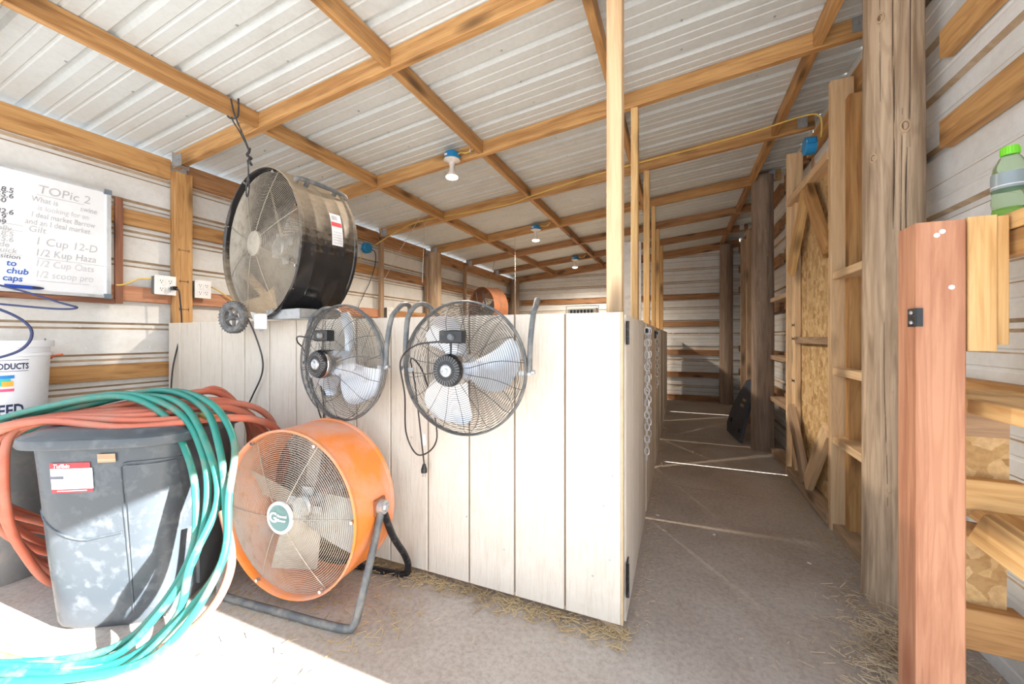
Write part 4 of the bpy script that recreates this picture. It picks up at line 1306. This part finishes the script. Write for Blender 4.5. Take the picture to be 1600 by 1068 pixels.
MB().tube(smooth_pts([(-2.45, -0.97, 1.22), (-2.30, -0.80, 1.16), (-2.24, -0.72, 1.08), (-2.26, -0.74, 0.99), (-2.36, -0.84, 0.94), (-2.5, -0.95, 0.92)], False, 8), 0.0052, 7).build('cable_loop', 'ink_navy', t, smooth=True)

# ------------------------------------------------------------------ black bin
CX, CY, CR = -1.80, -0.53, radians(31)
bin_ = thing('trash_bin', 'large dusty black plastic bin with a lid, hoses draped over it', 'bin', (CX, CY, 0), CR)
def se(a, hw, e=4.5):
    c, s = cos(a), sin(a)
    return (hw * math.copysign(abs(c) ** (2 / e), c), hw * math.copysign(abs(s) ** (2 / e), s))
def loft(levels, n=80, T=None, capb=True, capt=True, mi=0):
    m = MB(); vs = []; fs = []
    for (z, hw, e) in levels:
        for i in range(n):
            x, y = se(2 * pi * i / n, hw, e)
            vs.append((x, y, z))
    for j in range(len(levels) - 1):
        for i in range(n):
            l = (i + 1) % n
            fs.append((j * n + i, j * n + l, (j + 1) * n + l, (j + 1) * n + i))
    if capb: fs.append(tuple(range(n - 1, -1, -1)))
    if capt: fs.append(tuple((len(levels) - 1) * n + i for i in range(n)))
    m.add(vs, fs, mi)
    return m
def hwz(z):
    return 0.198 + (0.250 - 0.198) * z / 0.66
loft([(0.0, 0.185, 4), (0.012, 0.195, 4.5), (0.03, hwz(0.03), 4.5), (0.10, hwz(0.1), 4.5), (0.25, hwz(.25), 4.5), (0.42, hwz(.42), 4.2), (0.60, hwz(.6), 4.0), (0.655, hwz(.655), 4.0), (0.66, 0.262, 4.0), (0.675, 0.264, 4.0)]).build('bin_body', 'black_plastic', bin_, smooth=True)
loft([(0.664, 0.268, 4), (0.664, 0.283, 4), (0.672, 0.287, 4), (0.695, 0.284, 4), (0.703, 0.272, 4), (0.706, 0.255, 4), (0.714, 0.245, 4), (0.722, 0.20, 3.5), (0.727, 0.10, 3), (0.728, 0.01, 2)]).build('bin_lid', 'black_plastic', bin_, smooth=True)
def surf(x, z, d=0.0):
    hw = hwz(z); e = 4.2
    q = min(abs(x) / hw, 0.999)
    return (x, -hw * (1 - q ** e) ** (1 / e) - d, z)
def bin_patch(m, x0, x1, z0, z1, d, mi=0, nx=8, nz=6, rnd=0.0):
    vs = []; fs = []
    for j in range(nz + 1):
        for i in range(nx + 1):
            x = x0 + (x1 - x0) * i / nx; z = z0 + (z1 - z0) * j / nz
            vs.append(surf(x, z, d))
    for j in range(nz):
        for i in range(nx):
            a = j * (nx + 1) + i
            fs.append((a, a + 1, a + nx + 2, a + nx + 1))
    m.add(vs, fs, mi)
# moulded ridge and raised side panel
MB().tube([surf(-0.225 + 0.30 * s / 14, 0.45 - 0.115 * math.sin(min(1, s / 9) * pi / 2) + 0.004 * max(0, s - 9), 0.001) for s in range(15)], 0.004, 6).build('moulded_ridge', 'black_plastic', bin_, smooth=True)
m = MB()
m.tube(smooth_pts([surf(0.095, 0.05, 0.001), surf(0.090, 0.35, 0.001), surf(0.085, 0.56, 0.001), surf(0.09, 0.595, 0.001), surf(0.115, 0.605, 0.001), surf(0.19, 0.605, 0.001), surf(0.235, 0.60, 0.001)], False, 8), 0.0035, 6)
m.build('moulded_ridge', 'black_plastic', bin_, smooth=True)
m = MB(); bin_patch(m, 0.10, 0.225, 0.06, 0.595, 0.004, 0, 10, 8)
m.build('side_panel', 'black_plastic', bin_, smooth=True)
m = MB(); bin_patch(m, 0.02, 0.075, 0.61, 0.64, 0.006, 0)
m.build('wood_chip', 'pine_grey', bin_)
m = MB()
bin_patch(m, -0.130, 0.0, 0.520, 0.592, 0.0030, 0)
bin_patch(m, -0.130, 0.0 - 0.006, 0.592, 0.612, 0.0030, 1)
bin_patch(m, -0.130, -0.002, 0.508, 0.520, 0.0030, 1)
bin_patch(m, -0.133, -0.088, 0.556, 0.566, 0.0036, 2, 3, 1)
for q in range(3):
    bin_patch(m, -0.030, -0.012, 0.532 + q * 0.006, 0.534 + q * 0.006, 0.0036, 3, 2, 1)
    bin_patch(m, -0.122, -0.085 + 0.01 * q, 0.576 + q * 0.005, 0.5775 + q * 0.005, 0.0036, 3, 2, 1)
bin_patch(m, -0.112, -0.02, 0.5125, 0.5155, 0.0036, 0, 6, 1)
m.build('sticker', ['label_white', 'label_red', 'ink_black', 'ink_fainter'], bin_)
cu = bpy.data.curves.new('tmp', 'FONT'); cu.body = 'Tuffbin'; cu.size = 0.0185; cu.shear = 0.3; cu.offset = 0.0005; cu.resolution_u = 2
ob = bpy.data.objects.new('tmp', cu); me = bpy.data.meshes.new_from_object(ob); bpy.data.objects.remove(ob)
for v in me.vertices:
    v.co = surf(-0.120 + v.co.x, 0.5955 + v.co.y, 0.0042)
me.materials.clear(); me.materials.append(M('label_white'))
o = bpy.data.objects.new('sticker_print', me); o.parent = bin_; COL.objects.link(o)

# ------------------------------------------------------------------ hoses
def coil(name, label, loops, base, dstep, jit, r, mat, seed, fit=None):
    rnd = random.Random(seed)
    t = thing(name, label, 'hose', base[0])
    P = []
    for k in range(loops):
        for i, b in enumerate(base):
            d = dstep[i]
            kk = k - (loops - 1) / 2
            f = k + i / len(base)
            P.append(Vector(b) + Vector(d) * (f - loops / 2) + Vector((rnd.gauss(0, jit), rnd.gauss(0, jit), rnd.gauss(0, jit * 0.6))))
            P[-1].z = max(P[-1].z, r + 0.001)
    P = [p - Vector(base[0]) for p in P]
    MB().tube(smooth_pts(P, False, 7), r, 10).build('hose_tube', mat, t, smooth=True)
    return t, P
GB = [(-2.20, -0.80, 0.685), (-1.99, -0.69, 0.775), (-1.74, -0.57, 0.825), (-1.52, -0.52, 0.775), (-1.36, -0.54, 0.64), (-1.27, -0.58, 0.48), (-1.245, -0.63, 0.31), (-1.30, -0.70, 0.14), (-1.44, -0.79, 0.03), (-1.72, -0.92, 0.016), (-2.05, -1.0, 0.02), (-2.36, -1.0, 0.20), (-2.38, -0.92, 0.50)]
GD = [(0.015, 0.02, -0.006), (0.01, 0.03, -0.004), (0.015, 0.03, 0.006), (0.03, 0.025, 0.012), (0.036, 0.015, 0.012), (0.036, 0.012, 0.006), (0.036, 0.01, 0.0), (0.034, 0.0, -0.008), (0.026, -0.012, 0.0), (0.0, -0.016, 0.0), (0, -0.016, 0), (0, 0, 0.01), (0.0, 0.0, 0.0)]
gh, GP = coil('garden_hose', 'dusty green garden hose coiled over the front of the bin', 5, GB, GD, 0.010, 0.0115, 'hose_green', 5)
e = GP[0]
MB().tube([Vector((-1.50, -0.50, 0.740)) - Vector(GB[0]), Vector((-1.44, -0.50, 0.740)) - Vector(GB[0])], 0.013, 10).build('brass_coupling', 'brass', gh, smooth=True)
RB = [(-2.14, -0.80, 0.69), (-1.94, -0.70, 0.745), (-1.70, -0.54, 0.76), (-1.60, -0.34, 0.755), (-1.64, -0.17, 0.62), (-1.70, -0.10, 0.42), (-1.78, -0.10, 0.20), (-1.93, -0.17, 0.05), (-2.18, -0.42, 0.04), (-2.24, -0.64, 0.14), (-2.19, -0.80, 0.34), (-2.17, -0.85, 0.55)]
RD_ = [(0.0, 0.012, 0.000), (0, 0.022, 0.002), (-0.02, 0.03, 0.008), (-0.045, 0.02, 0.010), (-0.045, 0.008, 0.0), (-0.04, 0.0, 0), (-0.03, 0, 0), (0, 0.01, 0.006), (0.0, 0.01, 0.02), (0.03, 0, -0.03), (0.034, 0, -0.02), (0.020, 0, 0)]
rh, _ = coil('garden_hose', 'thick faded red hose coiled behind the bin and across its lid', 8, RB, RD_, 0.014, 0.0135, 'hose_red', 9)
RB2 = [(-2.5, -1.05, 0.018), (-2.2, -0.98, 0.018), (-1.95, -0.93, 0.018), (-1.62, -0.86, 0.018), (-1.38, -0.74, 0.03), (-1.25, -0.63, 0.12), (-1.24, -0.55, 0.25), (-1.32, -0.53, 0.42)]
t = thing('garden_hose', 'single run of red hose lying on the sunlit floor in front of the bin', 'hose', (0, 0, 0))
MB().tube(smooth_pts(RB2, False, 8), 0.0135, 10).build('hose_tube', 'hose_red', t, smooth=True)

# ------------------------------------------------------------------ right foreground: redwood post, rails, blocks
t = thing('redwood_post', 'square reddish redwood post in front of the log post, with a black catch', 'post', (0.760, -0.115, 0))
MB().box((0, 0, 0), (1.318, 0.089, 0.089), ch=0.004, T=None).build('post_body', 'redwood', t, mw=Matrix.Translation((0, 0, 0.659)) @ Matrix.Rotation(-pi / 2, 4, 'Y'))
m = MB()
m.box((-0.046, -0.030, 1.09), (0.004, 0.034, 0.044))
m.box((-0.040, -0.046, 1.09), (0.012, 0.004, 0.044))
for q in (-0.012, 0.012):
    m.lathe([(0.0001, 0.003), (0.004, 0.003), (0.005, 0)], 8, mi=1, T=Matrix.Translation((-0.048, -0.030, 1.09 + q)) @ Matrix.Rotation(-pi / 2, 4, 'Y'))
m.build('catch_plate', ['black_gloss', 'zinc'], t)
m = MB()
for (x, z) in ((-0.008, 1.285), (0.002, 1.293), (0.018, 1.16)):
    m.lathe([(0.0001, 0.0), (0.005, 0.0), (0.006, 0.002)], 10, T=Matrix.Translation((x, -0.0465, z)) @ MY)
m.build('paint_spot', 'label_white', t, kind='stuff')
RW = 'right foreground framing beside the redwood post'
def fb(label, *a, **k):
    nm_ = k.pop('nm', 'framing_board')
    o = board(nm_, *a, **k)
    tag(o, label, 'board')
    return o
fb('short upright pine board fixed to the side of the redwood post', (0.838, -0.115, 1.01), (0.838, -0.115, 1.325), 0.050, 0.060, 'pine_bright', up=(1, 0, 0))
fb('thin pine strip outermost on the redwood post, ending above the lower rail', (0.874, -0.120, 1.025), (0.874, -0.120, 1.322), 0.020, 0.045, 'pine_bright', up=(1, 0, 0))
fb('flat top pine rail that the green bottle stands on', (0.972, -0.44, 1.312), (0.972, 0.16, 1.312), 0.038, 0.165, 'pine_bright')
fb('dark edge pine rail just under the bottle rail', (0.915, -0.44, 1.262), (0.915, 0.16, 1.262), 0.058, 0.036, 'pine_rafter')
fb('lower pine shelf rail below the bottle rail', (0.945, -0.44, 0.873), (0.945, 0.16, 0.873), 0.036, 0.21, 'pine_bright')
fb('grey end block directly under the lower shelf rail', (0.80, 0.0, 0.820), (0.950, 0.0, 0.820), 0.066, 0.045, 'pine_grey')
fb('pale block end between the two chipboard pieces beside the redwood post', (0.80, 0.0, 0.636), (0.982, 0.0, 0.636), 0.078, 0.040, 'pine_bright')
fb('slanting pine brace behind the redwood post, crossing the chipboard', (0.895, -0.03, 0.560), (1.04, -0.30, 0.43), 0.085, 0.038, 'pine_bright')
fb('lowest block beside the foot of the redwood post', (0.80, 0.0, 0.290), (0.980, 0.0, 0.290), 0.105, 0.050, 'pine_rafter')
o = MB().box((0, 0, 0), (0.165, 0.012, 0.115)).build('osb_offcut', 'osb', None, mw=Matrix.Translation((0.882, 0.012, 0.730)))
tag(o, 'small square chipboard offcut, upper of the two beside the redwood post', 'board')
o = MB().prism([(-0.085, -0.130), (0.078, -0.130), (0.078, 0.080), (-0.010, 0.085), (0.03, 0.130), (-0.085, 0.130)], -0.006, 0.006).build('osb_gusset', 'osb', None, mw=Matrix.Translation((0.882, 0.012, 0.470)))
tag(o, 'larger notched chipboard piece, lower of the two beside the redwood post', 'board')
for z0, z1 in ((0.0, 1.30),):
    fb('upright backing board hidden behind the chipboard pieces', (0.855, 0.05, 0.0), (0.855, 0.05, 1.27), 0.06, 0.036, 'pine_grey', up=(1, 0, 0))

# bottle
t = thing('drink_bottle', 'clear green plastic bottle with a lime cap, standing on the top rail', 'bottle', (0.990, 0.050, 1.3315))
BR = 0.033
MB().lathe([(0.0001, 0.0), (0.022, 0.0), (BR, 0.010), (BR, 0.035), (BR * 0.93, 0.05), (BR, 0.065), (BR * 0.95, 0.085), (BR, 0.10), (BR, 0.135), (BR * 0.9, 0.16), (BR * 0.6, 0.182), (0.014, 0.19), (0.013, 0.20)], 36).build('bottle_body', 'bottle_plastic', t, smooth=True)
MB().lathe([(0.0001, 0.002), (0.020, 0.002), (BR - 0.003, 0.011), (BR - 0.003, 0.034), (BR * 0.93 - 0.003, 0.05), (0.0001, 0.05)], 32).build('drink', 'bottle_liquid', t, smooth=True)
MB().lathe([(BR + 0.0006, 0.100), (BR + 0.0006, 0.142)], 36).build('label_band', 'bottle_label', t, smooth=True)
MB().lathe([(BR + 0.0012, 0.106), (BR + 0.0012, 0.109)], 36).build('label_stripe', 'label_white', t, smooth=True)
m = MB().lathe([(0.0001, 0.212), (0.0155, 0.212), (0.0165, 0.208), (0.0165, 0.190), (0.012, 0.189)], 28)
for q in range(20):
    a = 2 * pi * q / 20
    m.box((0.0168 * cos(a), 0.0168 * sin(a), 0.2), (0.0015, 0.0015, 0.016))
m.build('bottle_cap', 'bottle_cap', t, smooth=True)

# ------------------------------------------------------------------ leaning panel in the corridor
t = thing('plastic_panel', 'dark blue-black plastic panel leaning by the brown corridor log post', 'panel', (0.745, 3.0, 0.005))
T = Matrix.Rotation(radians(96), 4, 'Z') @ Matrix.Rotation(radians(13), 4, 'X') @ Matrix.Diagonal((1.3, 1, 1, 1))
MB().prism([(-0.02, 0.0), (0.40, 0.0), (0.46, 0.08), (0.42, 0.30), (0.22, 0.60), (0.14, 0.62), (0.03, 0.62), (0.0, 0.58)], -0.012, 0.012, T=T).build('panel_body', 'mat_rubber', t)
m = MB()
for (a, b) in ((0.06, 0.10), (0.34, 0.14)):
    m.lathe([(0.0001, 0.0), (0.022, 0.0), (0.025, 0.004)], 14, T=T @ Matrix.Translation((a, 0.012, b)) @ MY)
    m.lathe([(0.0001, 0.0), (0.022, 0.0), (0.025, 0.004)], 14, T=T @ Matrix.Translation((a, -0.018, b)) @ MY)
m.build('bolt_hole', 'slot_black', t)
m = MB()
for s in (-0.013, 0.013):
    m.box((0.13, s, 0.40), (0.09, 0.002, 0.025), T=T)
    m.box((0.15, s, 0.34), (0.10, 0.002, 0.03), T=T)
m.build('faded_marking', 'wall_dust', t)

# ------------------------------------------------------------------ straw and shavings
def scatter(name, label, n, fn, mat, l0=0.01, l1=0.05, w=0.0016, seed=1, pile=0.012):
    rnd = random.Random(seed)
    m = MB()
    for _ in range(n):
        x, y = fn(rnd)
        L = rnd.uniform(l0, l1); a = rnd.uniform(0, pi)
        z = rnd.uniform(0.002, pile)
        T = Matrix.Translation((x, y, z)) @ Matrix.Rotation(a, 4, 'Z') @ Matrix.Rotation(rnd.gauss(0, 0.12), 4, 'Y')
        ww = w * rnd.uniform(0.6, 1.8)
        m.box((0, 0, 0), (L, ww, ww * 0.6), T=T)
    o = m.build(name, mat)
    tag(o, label, 'straw', kind='stuff')
scatter('straw', 'straw drift along the foot of the cream pen wall', 1500, lambda r: (-1.75 + 1.78 * r.random() ** 0.8, 0.01 - abs(r.gauss(0, 0.045))), 'straw', seed=1, pile=0.02)
scatter('straw', 'thin straw and chaff strewn over the open concrete', 420, lambda r: (r.uniform(-1.7, 1.0), r.uniform(-1.0, 3.6)), 'shavings', 0.004, 0.028, 0.0013, seed=2, pile=0.003)
scatter('straw', 'straw litter along the foot of the corridor wall', 600, lambda r: (0.94 - abs(r.gauss(0, 0.07)), -0.2 + 2.3 * r.random()), 'straw', 0.006, 0.04, seed=3, pile=0.018)
scatter('straw', 'thick straw heap around the foot of the redwood post', 1700, lambda r: (min(1.06, 0.86 + r.gauss(0, 0.09)), 0.16 + r.gauss(0, 0.15)), 'shavings', 0.008, 0.045, seed=4, pile=0.045)
scatter('straw', 'straw bits under the orange drum fan cradle', 420, lambda r: (r.uniform(-1.7, -0.7), -0.30 + r.gauss(0, 0.12)), 'straw', 0.01, 0.05, seed=6, pile=0.004)
scatter('straw', 'chaff heaped in the foot of the braced door', 260, lambda r: (0.99 + r.uniform(-0.02, 0.02), r.uniform(1.8, 2.05)), 'shavings', 0.006, 0.03, seed=8, pile=0.13)
scatter('straw', 'straw litter along the corridor side of the pen gates', 420, lambda r: (0.03 + abs(r.gauss(0, 0.035)), 0.0 + 3.4 * r.random()), 'shavings', 0.004, 0.025, seed=11, pile=0.008)

for k, (x, y, lab) in enumerate(((0.075, 1.02, 'pale chip on the concrete close to the first pen gate'), (0.36, 0.90, 'pale chip in the middle of the corridor floor'), (0.74, 0.78, 'pale chip on the concrete near the corridor wall'))):
    m = MB()
    m.add([(0.010, 0, 0), (0.004, 0.007, 0), (-0.008, 0.006, 0), (-0.011, -0.002, 0), (-0.002, -0.007, 0), (0.010, 0, 0.002), (0.004, 0.007, 0.002), (-0.008, 0.006, 0.002), (-0.011, -0.002, 0.002), (-0.002, -0.007, 0.002)],
          [(4, 3, 2, 1, 0), (5, 6, 7, 8, 9)] + [(i, (i + 1) % 5, 5 + (i + 1) % 5, 5 + i) for i in range(5)])
    o = m.build('wood_chip', 'label_white', None, mw=Matrix.Translation((x, y, 0.0005)) @ Matrix.Rotation(k * 1.1, 4, 'Z'))
    tag(o, lab, 'chip')
